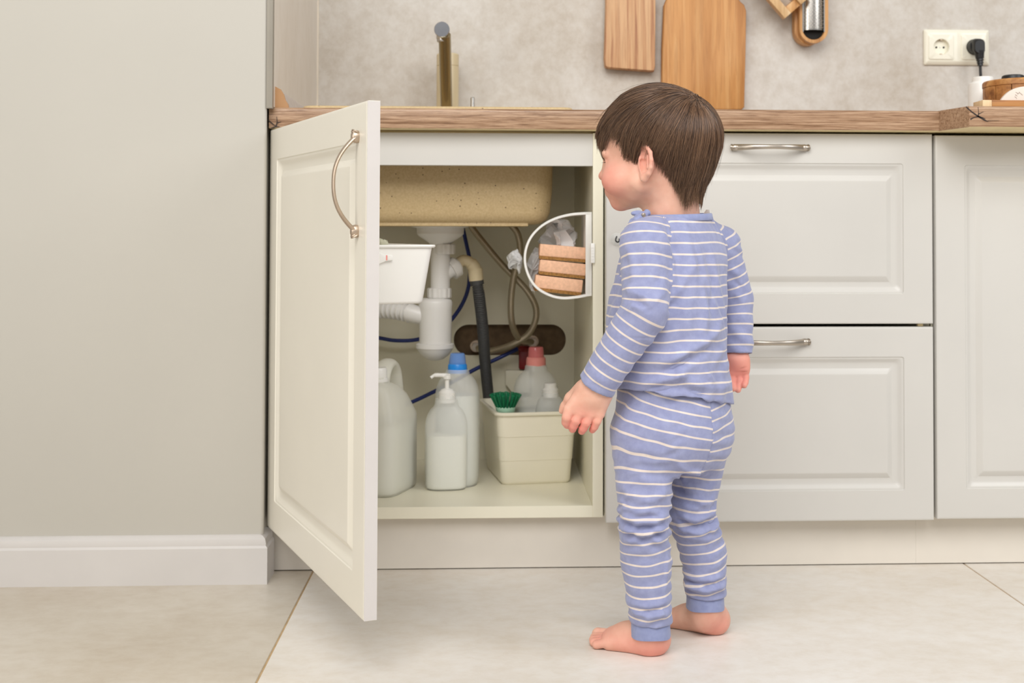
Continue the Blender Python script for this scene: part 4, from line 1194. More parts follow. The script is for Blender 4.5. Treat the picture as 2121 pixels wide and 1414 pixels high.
# shallow wooden tray in front, pale disc standing in it
yd = -0.055
q0, q1 = P(2055, 206.5, yd), P(2150, 219, yd)
TRY = thing('wooden_tray', (q1[0], yd + 0.02, Z_WT), 'low wooden tray in front of the round canister', 'tray')
zt0 = P(2060, 207, yd)[2]
Geo().box((q0[0] - 0.017, yd, Z_WT), (q0[0] - 0.0003, yd + 0.045, zt0), 0.0008).build('tray_end', 'pine', TRY)
Geo().box((q0[0], yd, Z_WT), (q0[0] + 0.16, yd + 0.016, zt0), 0.0008).build('front_slat', 'acacia', TRY)
Geo().box((q0[0], yd + 0.029, Z_WT), (q0[0] + 0.16, yd + 0.045, zt0), 0.0008).build('rear_slat', 'acacia', TRY)
yd2 = yd + 0.018
ql, qt = P(2068, 214, yd2), P(2121, 179, yd2)
rd = qt[2] - Z_WT - 0.032; rd = 0.052
dcx, dr = float(P(2124, 179, yd2)[0]), 0.0525
dz0 = Z_WT + 0.001; dcz = float(qt[2]) - dr
a_ = math.asin((dz0 - dcz) / dr)
arc = [(dcx + dr * math.cos(a), dcz + dr * math.sin(a)) for a in np.linspace(a_, PI - a_, 40)]
PD = Geo().prism(arc, yd2, yd2 + 0.008, bev=0.0008)
DISC = PD.build('pale_disc', 'pale', smooth=30)
tag(DISC, 'pale half-round disc with faint pencil marks standing in the wooden tray', 'disc')
for (ua, va, ub, vb) in ((2104, 191, 2109, 194), (2103, 196, 2107, 199), (2102, 200, 2106, 204), (2112, 192, 2118, 197), (2108, 195, 2112, 190)):
    Geo().tube([P(ua, va, yd2 - 0.0003), P((ua + ub) / 2 + 0.5, (va + vb) / 2, yd2 - 0.0003), P(ub, vb, yd2 - 0.0003)], 0.00035, 4).build('pencil_mark', 'scribble', DISC, smooth=0)

# ------------------------------------------------------------------ the toddler
class SDF:
    """smooth union of simple distance functions; each primitive only touches its own box"""
    def __init__(self): self.prims = []

    def add(self, fn, lo, hi, k=0.0, op='u'):
        self.prims.append((fn, np.array(lo, float), np.array(hi, float), k, op)); return self

    def cone(self, a, b, ra, rb, k=0.006, op='u'):
        a = np.array(a, float); b = np.array(b, float); ba = b - a; L2 = max(ba @ ba, 1e-12)

        def fn(p):
            t = np.clip(((p - a) @ ba) / L2, 0, 1)
            return np.linalg.norm(p - a - t[..., None] * ba, axis=-1) - (ra + t * (rb - ra))
        m = max(ra, rb)
        return self.add(fn, np.minimum(a, b) - m, np.maximum(a, b) + m, k, op)

    def ell(self, c, r, axes=None, k=0.006, op='u'):
        c = np.array(c, float); r = np.array(r, float); A = np.eye(3) if axes is None else np.array(axes, float)

        def fn(p):
            q = (p - c) @ A.T
            k0 = np.linalg.norm(q / r, axis=-1); k1 = np.linalg.norm(q / (r * r), axis=-1)
            return k0 * (k0 - 1) / np.maximum(k1, 1e-9)
        m = r.max()
        return self.add(fn, c - m, c + m, k, op)

    @staticmethod
    def join(a, b, k, op):
        if op == 'u':
            if k <= 0: return np.minimum(a, b)
            h = np.maximum(k - np.abs(a - b), 0) / k
            return np.minimum(a, b) - h * h * k * 0.25
        b = -b if op == 's' else b             # subtract / intersect
        if k <= 0: return np.maximum(a, b)
        h = np.maximum(k - np.abs(a - b), 0) / k
        return np.maximum(a, b) + h * h * k * 0.25

    def eval(self, p):
        d = np.full(p.shape[:-1], 1.0)
        for fn, lo, hi, k, op in self.prims:
            d = self.join(d, fn(p), k, op)
        return d

    def grid(self, lo, hi, h, pad=0.012):
        lo = np.array(lo, float); n = np.ceil((np.array(hi) - lo) / h).astype(int) + 1
        D = np.full(n, 0.1, dtype=np.float32)
        ax = [lo[i] + h * np.arange(n[i]) for i in range(3)]
        for fn, l, u, k, op in self.prims:
            i0 = np.clip(np.floor((l - pad - k - lo) / h).astype(int), 0, n); i1 = np.clip(np.ceil((u + pad + k - lo) / h).astype(int) + 1, 0, n)
            if (i1 <= i0).any(): continue
            X = np.stack(np.meshgrid(*[ax[i][i0[i]:i1[i]] for i in range(3)], indexing='ij'), -1)
            sl_ = tuple(slice(i0[i], i1[i]) for i in range(3))
            D[sl_] = self.join(D[sl_], fn(X), k, op)
        return D, lo


def surface_nets(D, lo, h):
    s = D < 0
    c = [(i, j, k) for i in (0, 1) for j in (0, 1) for k in (0, 1)]
    n = np.array(D.shape) - 1
    cnt = np.zeros(n, dtype=np.int8)
    for i, j, k in c: cnt += s[i:i + n[0], j:j + n[1], k:k + n[2]]
    act = (cnt > 0) & (cnt < 8)
    I = np.argwhere(act); idx = np.full(n, -1, dtype=np.int32); idx[act] = np.arange(len(I))
    V = {q: D[I[:, 0] + q[0], I[:, 1] + q[1], I[:, 2] + q[2]].astype(float) for q in c}
    acc = np.zeros((len(I), 3)); w = np.zeros(len(I))
    for a in c:
        for ax in range(3):
            if a[ax] == 0:
                b = list(a); b[ax] = 1; b = tuple(b)
                va, vb = V[a], V[b]; m = (va < 0) != (vb < 0)
                t = np.where(m, va / np.where(m, va - vb, 1), 0)
                pos = np.tile(np.array(a, float), (len(I), 1)); pos[:, ax] = t
                acc += pos * m[:, None]; w += m
    P_ = lo + (I + acc / w[:, None]) * h
    F = []
    for ax in range(3):
        o1, o2 = [(1, 2), (2, 0), (0, 1)][ax]
        sa = [slice(0, n[i]) for i in range(3)]; sb = [slice(0, n[i]) for i in range(3)]
        sb[ax] = slice(1, n[ax] + 1)
        A, B = s[tuple(sa)], s[tuple(sb)]
        E = np.argwhere(A != B); E = E[(E[:, o1] > 0) & (E[:, o2] > 0)]
        flip = A[E[:, 0], E[:, 1], E[:, 2]]
        d1 = np.zeros(3, int); d1[o1] = 1; d2 = np.zeros(3, int); d2[o2] = 1
        g_ = lambda q: idx[q[:, 0], q[:, 1], q[:, 2]]
        q = np.stack([g_(E - d1 - d2), g_(E - d2), g_(E), g_(E - d1)], 1)
        q[~flip] = q[~flip][:, ::-1]
        F.append(q)
    F = np.concatenate(F); F = F[(F >= 0).all(1)]
    return P_, F


def relax(V, F, it=2, lam=0.5):
    for _ in range(it):
        acc = np.zeros_like(V); cn = np.zeros(len(V))
        for a, b in ((0, 1), (1, 2), (2, 3), (3, 0)):
            np.add.at(acc, F[:, a], V[F[:, b]]); np.add.at(acc, F[:, b], V[F[:, a]])
            np.add.at(cn, F[:, a], 1); np.add.at(cn, F[:, b], 1)
        V = V + lam * (acc / np.maximum(cn, 1)[:, None] - V)
    return V


def vnormals(V, F):
    fn = np.cross(V[F[:, 2]] - V[F[:, 0]], V[F[:, 3]] - V[F[:, 1]])
    N = np.zeros_like(V)
    for i in range(4): np.add.at(N, F[:, i], fn)
    return N / np.maximum(np.linalg.norm(N, axis=1), 1e-12)[:, None]


def quad_mesh(name, V, F, mat):
    me = bpy.data.meshes.new(name)
    me.vertices.add(len(V)); me.vertices.foreach_set('co', V.astype(np.float32).ravel())
    me.loops.add(len(F) * 4); me.loops.foreach_set('vertex_index', F.astype(np.int32).ravel())
    me.polygons.add(len(F)); me.polygons.foreach_set('loop_start', (np.arange(len(F)) * 4).astype(np.int32))
    me.update(calc_edges=True); me.validate()
    me.materials.append(MAT[mat]); me.shade_smooth()
    return me


def seg_d(p, a, b):
    a = np.array(a, float); b = np.array(b, float); ba = b - a
    t = np.clip(((p - a) @ ba) / (ba @ ba + 1e-12), 0, 1)
    return np.linalg.norm(p - a - t[:, None] * ba, axis=1), t


def poly_d(p, pts):
    d = np.full(len(p), 9.0)
    for a, b in zip(pts[:-1], pts[1:]): d = np.minimum(d, seg_d(p, a, b)[0])
    return d


def folds(V, N, lst):
    """each fold: (pixel polyline with depth, width, height): a soft ridge (or groove) raised along the normal"""
    off = np.zeros(len(V))
    rel = V - CAM; dep = rel @ AF
    uv = np.stack([CX + FPX * (rel @ AR) / dep, CY - FPX * (rel @ AU) / dep], 1)
    for pts, w, a in lst:
        ln = []
        for q in spline([np.array([q[0], q[1], 0.0]) for q in pts], 6):          # lay the line onto the cloth
            m = np.where(np.abs(uv - q[:2]).max(1) < 4.0)[0]
            if len(m): ln.append(V[m[dep[m].argmin()]])
        if len(ln) < 2: continue
        box = (np.abs(V - np.mean(ln, 0)).max(1) < .2)
        d = np.full(len(V), 9.0); d[box] = poly_d(V[box], ln)
        s_ = np.ones(len(V))
        for e in (ln[0], ln[-1]): s_ = np.minimum(s_, .25 + np.linalg.norm(V - e, axis=1) / .02)
        off += 2.3 * a * np.clip(s_, 0, 1) * np.exp(-(d / w) ** 2)
    return V + N * off[:, None]


AB = math.radians(42)                               # trunk heading
FWD = np.array([-math.cos(AB), math.sin(AB), 0]); RGT = np.array([math.sin(AB), math.cos(AB), 0])
AH = math.radians(31)                               # head heading
HF = np.array([-math.cos(AH), math.sin(AH), 0]); HL = np.array([-math.sin(AH), -math.cos(AH), 0]); HU = np.array([0, 0, 1.0])
tilt = math.radians(2)
HF, HU = math.cos(tilt) * HF - math.sin(tilt) * HU, math.sin(tilt) * HF + math.cos(tilt) * HU
HAX = np.stack([HF, HL, HU])
HO = P(1375, 341, -0.42)                            # between the ears


def hp_(f, l, u): return HO + HF * f + HL * l + HU * u
def to_head(p): return (p - HO) @ HAX.T


def skull(S, k=0.012):
    S.ell(hp_(.002, 0, .043), (.084, .069, .069), HAX, k)
    S.ell(hp_(.030, 0, .034), (.064, .058, .046), HAX, k)
    return S


BODY = SDF()
skull(BODY)
BODY.ell(hp_(.026, 0, .000), (.069, .055, .052), HAX, .012)
for sgn in (1, -1):
    BODY.ell(hp_(.051, sgn * .033, -.020), (.033, .029, .027), HAX, .012)
    BODY.cone(hp_(.018, sgn * .040, -.024), hp_(.056, sgn * .012, -.047), .021, .012, .012)
BODY.ell(hp_(.071, 0, -.0525), (.0155, .017, .0130), HAX, .010)
BODY.ell(hp_(.030, 0, -.038), (.042, .038, .022), HAX, .014)
BODY.ell(hp_(.078, 0, -.034), (.017, .022, .016), HAX, .010)      # muzzle
BODY.cone(hp_(.086, 0, .012), hp_(.094, 0, -.008), .007, .008, .010)   # nose
BODY.ell(hp_(.099, 0, -.0115), (.0075, .008, .0065), HAX, .006)
for sgn in (1, -1):
    BODY.ell(hp_(.0925, sgn * .0075, -.0135), (.006, .005, .0048), HAX, .004)
    BODY.ell(hp_(.0885, sgn * .030, .006), (.012, .012, .008), HAX, .008, 's')     # eye hollow
    BODY.cone(hp_(.083, sgn * .014, .021), hp_(.073, sgn * .044, .019), .0065, .005, .010)   # brow
    BODY.cone(hp_(.0795, sgn * .020, .0098), hp_(.073, sgn * .040, .0075), .0035, .003, .003)  # upper lid
    BODY.cone(hp_(.0795, sgn * .021, .0010), hp_(.073, sgn * .039, .0025), .0030, .0026, .003)
BODY.cone(hp_(.0935, .0, -.0300), hp_(.085, .018, -.0280), .0034, .0020, .003)
BODY.cone(hp_(.0935, .0, -.0300), hp_(.085, -.018, -.0280), .0034, .0020, .003)
BODY.cone(hp_(.0915, .0, -.0385), hp_(.084, .016, -.0330), .0040, .0022, .003)
BODY.cone(hp_(.0915, .0, -.0385), hp_(.084, -.016, -.0330), .0040, .0022, .003)
BODY.cone(hp_(.0985, .013, -.0342), hp_(.0985, -.013, -.0342), .0018, .0018, .003, 's')
# ears: rim, lobe, hollow and inner ridge
for sgn in (1, -1):
    def ep(f, u, o=0.0): return hp_(f * 1.12 + .003, sgn * (.0605 + o + (-f) * .42), u * 1.04 - .0058)
    BODY.ell(ep(-.002, .004, .0015), (.0125, .0055, .0195), HAX, .006)
    rim = [(.010, .012, .001), (.011, .020, .002), (.007, .0265, .0035), (.0, .0285, .005), (-.008, .0255, .007), (-.0128, .018, .0085), (-.0138, .008, .0085), (-.0120, -.002, .0075), (-.008, -.010, .006)]
    for q0, q1 in zip(rim[:-1], rim[1:]): BODY.cone(ep(*q0), ep(*q1), .0030, .0030, .0018)
    BODY.cone(ep(-.007, -.010, .005), ep(.001, -.0155, .0035), .0040, .0056, .003)
    BODY.cone(ep(.001, -.0155, .0035), ep(.006, -.010, .0015), .0054, .0030, .003)
    BODY.cone(ep(-.0005, .0145, .0070), ep(-.0055, .004, .0075), .0062, .0060, .0015, 's')
    BODY.cone(ep(.001, .006, .0050), ep(.0015, -.003, .0045), .0062, .0056, .0015, 's')
    BODY.cone(ep(.0005, .0215, .0060), ep(-.0085, .012, .0090), .0036, .0030, .0012, 's')
    BODY.cone(ep(-.0078, .014, .0062), ep(-.0068, -.002, .0060), .0024, .0022, .002)
    BODY.cone(ep(.0075, .004, .0020), ep(.0065, -.003, .0020), .0028, .0026, .002)
# neck and trunk core
NB = P(1391, 470, -0.415)
BODY.cone(hp_(-.013, 0, -.010), NB + np.array([0, 0, .012]), .0415, .0385, .016)
BODY.cone(NB + np.array([0, 0, .012]), NB - np.array([0, 0, .02]), .0385, .034, .012)
BODY.cone(P(1400, 508, -.415) + RGT * .050, P(1400, 508, -.415) - RGT * .050, .030, .030, .012)
BODY.cone(P(1398, 560, -.413), P(1385, 720, -.41), .052, .060, .012)
BODY.cone(P(1398, 500, -.413), P(1398, 560, -.413), .036, .052, .012)
BODY.cone(P(1385, 720, -.41), P(1394, 880, -.405), .060, .058, .012)
# --- limbs
SL, EL, WL = P(1335, 505, -.487), P(1337, 640, -.510), P(1230, 806, -.478)
SR, ER, WR = P(1490, 510, -.350), P(1523, 620, -.335), P(1528, 742, -.350)
BODY.cone(SL, EL, .024, .022, .012).cone(EL, WL, .022, .0185, .012)
BODY.cone(SR, ER, .022, .020, .012).cone(ER, WR, .019, .015, .010)
HPL, KNL, CFL, ANL = P(1335, 915, -.435), P(1334, 1085, -.447), P(1338, 1165, -.440), P(1349, 1295, -.437)
HPR, KNR, CFR, ANR = P(1448, 915, -.365), P(1430, 1062, -.372), P(1458, 1145, -.362), P(1463, 1250, -.360)
for hpx, kn, cf, an in ((HPL, KNL, CFL, ANL), (HPR, KNR, CFR, ANR)):
    BODY.cone(hpx, kn, .040, .029, .012).cone(kn, cf, .029, .030, .01).cone(cf, an, .030, .0225, .01)


# --- feet
def foot(heel_px, dirang, side, an):
    """side +1: little toe on the camera side (left foot); heel_px: centre of heel on the floor"""
    hpx = Gz(*heel_px, 0.0); d = np.array([-math.cos(dirang), math.sin(dirang), 0]); l = np.array([-math.sin(dirang), -math.cos(dirang), 0]) * side
    q = lambda f, s, z: hpx + d * f + l * s + np.array([0, 0, z])      # s>0: outer side
    BODY.ell(q(.004, 0, .019), (.021, .0205, .0205), np.stack([d, l, [0, 0, 1]]), .010)
    BODY.cone(q(.006, 0, .022), an + np.array([0, 0, .0]), .021, .0235, .014)
    BODY.cone(q(.020, .002, .019), q(.072, .004, .012), .0205, .0135, .014)
    BODY.cone(q(.015, .004, .014), q(.068, .016, .0105), .0155, .0115, .010)
    BODY.cone(q(.022, -.002, .026), q(.070, -.010, .0135), .019, .0135, .012)
    BODY.cone(an + d * .004 - np.array([0, 0, .020]), q(.050, -.003, .019), .020, .015, .014)
    for (s0, f0, s1, f1, r) in ((.021, .072, .0215, .0865, .0064), (.0120, .077, .0125, .0945, .0064), (.0030, .079, .0030, .0990, .0066), (-.0060, .080, -.0060, .1010, .0070), (-.0165, .078, -.0165, .1000, .0095)):
        BODY.cone(q(f0, s0, .0105), q(f1, s1, r * .92 + .0004), r * .98, r, .0014)
        BODY.ell(q(f1 + .001, s1, r * .95), (r * .95, r * 1.0, r * .98), np.stack([d, l, [0, 0, 1]]), .0012)


foot((1362, 1352), math.radians(28), 1, ANL)
foot((1486, 1311), math.radians(33), -1, ANR)

# --- left hand (back of the hand toward the camera)
def chain(pts, rs, k=0.003):
    for (a, b), (ra, rb_) in zip(zip(pts[:-1], pts[1:]), zip(rs[:-1], rs[1:])):
        BODY.cone(a, b, ra, rb_, k)


y0 = -.478
for (u0, v0, u1, v1, r0, r1) in ((1219, 806, 1180, 847, .0165, .0088), (1228, 810, 1201, 853, .0180, .0090), (1237, 815, 1222, 856, .0180, .0088), (1246, 819, 1242, 856, .0155, .0080)):
    BODY.cone(P(u0, v0, y0 + .002), P(u1, v1, y0), r0, r1, .008)
BODY.cone(WL, P(1228, 815, y0), .0190, .0195, .008)
for kn, pp, dp_, tp_, r in (((1179, 848), (1174, 864), (1172.5, 874), (1175, 879.5), .0070), ((1200, 855), (1193, 871), (1188, 882), (1186, 888.5), .0066), ((1221.5, 858), (1214, 875), (1208, 887), (1205, 892.5), .0065), ((1242, 857), (1236.5, 872), (1231, 884), (1227, 890), .0060)):
    chain([P(*kn, y0), P(*pp, y0 - .001), P(*dp_, y0 + .004), P(*tp_, y0 + .010)], [r * 1.18, r * 1.02, r * .93, r * .84], .0012)
chain([P(1207, 805, y0 + .010), P(1184, 826, y0 + .024), P(1171, 842, y0 + .032), P(1164.5, 850, y0 + .034)], [.0125, .0100, .0072, .0052], .004)
# --- right hand (palm toward the camera, behind the hip)
y1 = -.352
for (u0, v0, u1, v1, r0, r1) in ((1517, 745, 1511, 768, .013, .0080), (1522, 745, 1520, 770, .014, .0082), (1528, 745, 1531, 771, .014, .0082), (1534, 745, 1542, 769, .012, .0076)):
    BODY.cone(P(u0, v0, y1), P(u1, v1, y1), r0, r1, .006)
BODY.cone(WR, P(1529, 750, y1), .0150, .0150, .006)
BODY.cone(P(1542, 748, y1 - .003), P(1543, 762, y1 - .004), .0065, .0070, .006)
for kn, pp, dp_, tp_, r in (((1509, 769), (1507, 785), (1507, 796), (1508, 802), .0058), ((1519, 771), (1516.5, 787), (1516.5, 798), (1518, 804.5), .0058), ((1531, 772), (1530.5, 788), (1529.5, 800), (1528.5, 807), .0058), ((1543, 769), (1544.5, 782), (1543.5, 792), (1541.5, 798), .0054)):
    chain([P(*kn, y1), P(*pp, y1 - .003), P(*dp_, y1 - .006), P(*tp_, y1 - .011)], [r * 1.1, r * 1.0, r * .93, r * .85], .0012)
chain([P(1514, 745, y1 + .008), P(1503, 762, y1 + .014), P(1499, 776, y1 + .016), P(1499, 783, y1 + .015)], [.0105, .0085, .0066, .0050], .004)

HB = 0.0013
D_, lo_ = BODY.grid((0.465, -0.60, -0.004), (0.80, -0.24, 0.90), HB)
zz_ = lo_[2] + HB * np.arange(D_.shape[2])
D_ = np.maximum(D_, (0.0004 - zz_)[None, None, :].astype(np.float32))
Vb, Fb = surface_nets(D_, lo_, HB); del D_
Vb = relax(Vb, Fb, 2, 0.35)
hd = to_head(Vb)


def blob(c, r): return np.exp(-(np.linalg.norm(Vb - c, axis=1) / r) ** 2)


blush = 0.9 * blob(hp_(.062, .040, -.024), .026) + 0.9 * blob(hp_(.062, -.040, -.024), .026) + .7 * blob(hp_(.076, 0, -.060), .018) + .7 * blob(hp_(.104, 0, -.012), .010)
blush += .45 * blob(hp_(-.002, .068, .008), .024) + .45 * blob(hp_(-.002, -.068, .008), .024) + .9 * blob(hp_(.095, 0, -.034), .012)
for u, v, y, r, a in ((1364, 1350, -.45, .034, .6), (1300, 1348, -.44, .03, .35), (1245, 1320, -.40, .020, .55), (1492, 1306, -.37, .030, .55), (1176, 876, -.47, .020, .5), (1200, 890, -.47, .022, .6), (1226, 884, -.47, .018, .55), (1210, 850, -.48, .02, .25), (1525, 790, -.352, .04, .6), (1528, 745, -.352, .035, .45)):
    blush += a * blob(P(u, v, y), r)
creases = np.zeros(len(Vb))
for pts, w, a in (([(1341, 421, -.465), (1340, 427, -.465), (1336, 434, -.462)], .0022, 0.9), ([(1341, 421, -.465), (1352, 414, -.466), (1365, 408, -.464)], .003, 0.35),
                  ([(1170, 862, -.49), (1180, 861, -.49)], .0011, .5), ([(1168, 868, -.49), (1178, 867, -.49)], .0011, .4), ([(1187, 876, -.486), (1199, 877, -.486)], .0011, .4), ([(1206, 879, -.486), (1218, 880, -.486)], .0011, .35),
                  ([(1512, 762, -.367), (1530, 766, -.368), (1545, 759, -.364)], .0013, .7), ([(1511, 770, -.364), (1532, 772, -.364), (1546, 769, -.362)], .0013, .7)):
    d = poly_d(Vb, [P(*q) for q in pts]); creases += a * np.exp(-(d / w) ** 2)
Nb = vnormals(Vb, Fb)
Vb = Vb - Nb * (np.clip(creases, 0, 1) * 0.0008)[:, None]
lips = np.exp(-(((hd[:, 0] - .094) / .012) ** 2 + (hd[:, 1] / .018) ** 2 + ((hd[:, 2] + .034) / .0065) ** 2))
browm = np.zeros(len(Vb))
for sgn in (1, -1):
    d = poly_d(hd, [np.array(q) for q in ((.090, sgn * .012, .0225), (.086, sgn * .026, .0265), (.074, sgn * .042, .0240))]); browm += np.exp(-(d / .0032) ** 2) * (d < .008)

t = NT('toddler_skin'); c = t.coord()
at = t.n('ShaderNodeAttribute', attribute_name='blush'); at2 = t.n('ShaderNodeAttribute', attribute_name='crease'); at3 = t.n('ShaderNodeAttribute', attribute_name='brow')
base = t.ramp(t.noise(c, 55, 3), [(0.3, srgb(222, 170, 148)), (0.7, srgb(232, 186, 164))])
col = t.mix(at.outputs['Fac'], base, srgb(229, 138, 126))
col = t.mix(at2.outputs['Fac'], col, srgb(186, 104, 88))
col = t.mix(t.math('MULTIPLY', at3.outputs['Fac'], 0.5), col, srgb(130, 92, 68))
t.set(color=col, rough=0.5, sss=0.18, spec=0.35)
t.b.inputs['Subsurface Radius'].default_value = (1.0, 0.35, 0.2); t.b.inputs['Subsurface Scale'].default_value = 0.006
t.bump(t.noise(c, 700, 2), 0.04, 0.0005)
MAT['skin'] = t.m
CH = thing('toddler', (float((ANL + ANR)[0] / 2), float((ANL + ANR)[1] / 2), 0.0), 'barefoot toddler with brown hair in lilac-blue striped pyjamas looking into the open cabinet', 'person')
me = quad_mesh('body', Vb, Fb, 'skin')
for nm, val in (('blush', np.clip(blush, 0, 1)), ('crease', np.clip(creases * .6 + lips * .5, 0, 1)), ('brow', np.clip(browm, 0, 1))):
    a = me.attributes.new(nm, 'FLOAT', 'POINT'); a.data.foreach_set('value', val.astype(np.float32))
BODYO = link_mesh('body', me, CH)

# eyes
MAT['eye_white'] = plain('eye_white', srgb(236, 230, 226), 0.15, var=0.01)
MAT['iris'] = plain('brown_iris', srgb(70, 44, 28), 0.12, var=0.1, vscale=400)
for sgn in (1, -1):
    ec = Vector(hp_(.0695, sgn * .030, .0052)); look = Vector(HF * .96 + HL * sgn * .12 - HU * .12).normalized()
    Mx = Tr(ec) @ look.to_track_quat('Z', 'Y').to_matrix().to_4x4()
    ang = np.linspace(0, PI, 16)
    EY = Geo().lathe([(.0098 * math.sin(a), .0098 * math.cos(a)) for a in ang], n=24, M=Mx).build('eyeball', 'eye_white', CH, smooth=60)
    ang = np.linspace(0.001, .55, 7)
    Geo().lathe([(.0101 * math.sin(a), .0101 * math.cos(a)) for a in ang], n=24, M=Mx).build('iris', 'iris', EY, smooth=60)
    g = Geo()
    for k in range(16):
        s_ = k / 15; root = hp_(.0815 - .010 * s_ * s_ + .001, sgn * (.0195 + .021 * s_), .0085 - .002 * s_)
        tipp = root + HF * (.0055) + HL * sgn * (.002 + .003 * s_) - HU * .0012
        g.tube([root, (root + tipp) / 2 - HU * .0007, tipp], [.00022, .0002, .00008], 4)
    tag(g.build('eyelashes', 'black', EY, smooth=0), kind='stuff')

# ------------------------------------------------------------------ pyjamas
t = NT('striped_jersey'); c = t.coord()
sa = t.n('ShaderNodeAttribute', attribute_name='stripe'); pa = t.n('ShaderNodeAttribute', attribute_name='plain')
fr = t.math('FRACT', sa.outputs['Fac'])
e1_ = t.n('ShaderNodeMapRange', {'Value': fr, 'From Min': 0.0, 'From Max': 0.03}); e2_ = t.n('ShaderNodeMapRange', {'Value': fr, 'From Min': 0.17, 'From Max': 0.20, 'To Min': 1.0, 'To Max': 0.0})
msk = t.math('MULTIPLY', t.math('MULTIPLY', e1_.outputs[0], e2_.outputs[0]), t.math('LESS_THAN', pa.outputs['Fac'], 0.5))
knit = t.noise(c, 900, 2); mott = t.noise(c, 90, 4, 0.6)
bl = t.ramp(mott, [(0.3, srgb(140, 145, 181)), (0.7, srgb(153, 158, 192))])
cr_ = t.ramp(mott, [(0.3, srgb(216, 203, 194)), (0.7, srgb(226, 214, 206))])
t.set(color=t.mix(msk, bl, cr_), rough=0.85, spec=0.2, sheen=0.25)
t.bump(knit, 0.12, 0.0006)
MAT['jersey'] = t.m
t = NT('rib_knit'); c = t.coord()
t.set(color=t.ramp(t.noise(c, 120, 3), [(0.3, srgb(136, 144, 182)), (0.7, srgb(147, 155, 191))]), rough=0.88, spec=0.2, sheen=0.25)
t.bump(t.noise(t.coord((1, 1, 0.08)), 800, 2), 0.25, 0.0008)
MAT['rib'] = t.m
MAT['thread'] = plain('seam_shadow_thread', srgb(104, 106, 156), 0.9)


def loft_sdf(S, rows, k):
    """rows: (centre, lateral half width, depth half width) from low to high, elliptic sections facing the trunk's heading"""
    C = np.array([r[0] for r in rows]); z = C[:, 2]; W = np.array([r[1] for r in rows]); Dp = np.array([r[2] for r in rows])
    zs = np.linspace(z[0], z[-1], 200)

    def sm(v):
        y = np.interp(zs, z, v); kk = np.hanning(41); kk /= kk.sum()
        yp = np.concatenate([np.full(20, y[0]), y, np.full(20, y[-1])]); return np.convolve(yp, kk, 'valid')
    CXs, CYs, Ws, Ds = sm(C[:, 0]), sm(C[:, 1]), sm(W), sm(Dp)

    def fn(p):
        zz2 = p[..., 2]; f_ = lambda T: np.interp(zz2, zs, T)
        dx, dy = p[..., 0] - f_(CXs), p[..., 1] - f_(CYs)
        a = dx * RGT[0] + dy * RGT[1]; b = dx * FWD[0] + dy * FWD[1]
        w, d = f_(Ws), f_(Ds)
        pw = 2.25
        r = (np.abs(a / w) ** pw + np.abs(b / d) ** pw) ** (1 / pw)
        dd = (r - 1) * np.minimum(w, d)
        return np.maximum(dd, np.maximum(z[0] - zz2, zz2 - z[-1]))
    m = max(W.max(), Dp.max()) * 1.1
    return S.add(fn, [C[:, 0].min() - m, C[:, 1].min() - m, z[0]], [C[:, 0].max() + m, C[:, 1].max() + m, z[-1]], k)


T0 = -.413
rows = [(P(1397, 862, T0 + .004), .0925, .0815), (P(1397, 835, T0 + .004), .0925, .0815), (P(1391, 790, T0 + .004), .0905, .0830), (P(1379, 730, T0 + .002), .0885, .0865), (P(1380, 670, T0), .0885, .0850), (P(1386, 610, T0), .0905, .0790), (P(1394, 560, T0), .0925, .0710),
        (P(1400, 520, T0), .0920, .0640), (P(1402, 495, T0), .0850, .0570), (P(1402, 476, T0), .0720, .0510), (P(1402, 462, T0), .0610, .0480), (P(1402, 448, T0), .0520, .0455), (P(1402, 425, T0), .0480, .0440)]
SHT = SDF(); loft_sdf(SHT, rows, 0)
d_l = (WL - EL) / np.linalg.norm(WL - EL); d_r = (WR - ER) / np.linalg.norm(WR - ER)
SHT.cone(P(1352, 490, -.470), SL, .030, .0345, .014)
SHT.cone(SL, EL, .0345, .0330, .010)
SHT.cone(EL, WL, .0330, .0275, .004)
SHT.cone(WL, WL + d_l * .03, .0275, .0275, .002)
SHT.cone(P(1462, 490, -.365), SR, .028, .0310, .014)
SHT.cone(SR, ER, .0310, .0270, .008)
SHT.cone(ER, WR, .0270, .0235, .004)
SHT.cone(WR, WR + d_r * .03, .0235, .0235, .002)
HS = 0.0021
Ds_, lo_ = SHT.grid((0.49, -0.60, 0.28), (0.82, -0.25, 0.68), HS)
ax_ = [lo_[i] + HS * np.arange(Ds_.shape[i]) for i in range(3)]
GX, GY, GZ = np.meshgrid(*ax_, indexing='ij')
inner_ = -(Ds_ + 0.0052)
Ds_ = np.maximum(Ds_, inner_)
h0, h1, h2 = P(1280, 806, -.465), P(1412, 823, -.478), P(1518, 837, -.375)
hn = np.cross(h1 - h0, h2 - h0); hn /= np.linalg.norm(hn); hn = hn if hn[2] > 0 else -hn
cl = P(1232, 804, -.490); cr2 = P(1530, 733, -.35)
near_l = ((GX - WL[0]) ** 2 + (GY - WL[1]) ** 2 + (GZ - WL[2]) ** 2) < .075 ** 2
near_r = ((GX - WR[0]) ** 2 + (GY - WR[1]) ** 2 + (GZ - WR[2]) ** 2) < .045 ** 2
armL = (((GX - EL[0]) * d_l[0] + (GY - EL[1]) * d_l[1] + (GZ - EL[2]) * d_l[2]) > 0.02)
# distance to the arm axes tells trunk from sleeve
gp = np.stack([GX.ravel(), GY.ravel(), GZ.ravel()], 1)


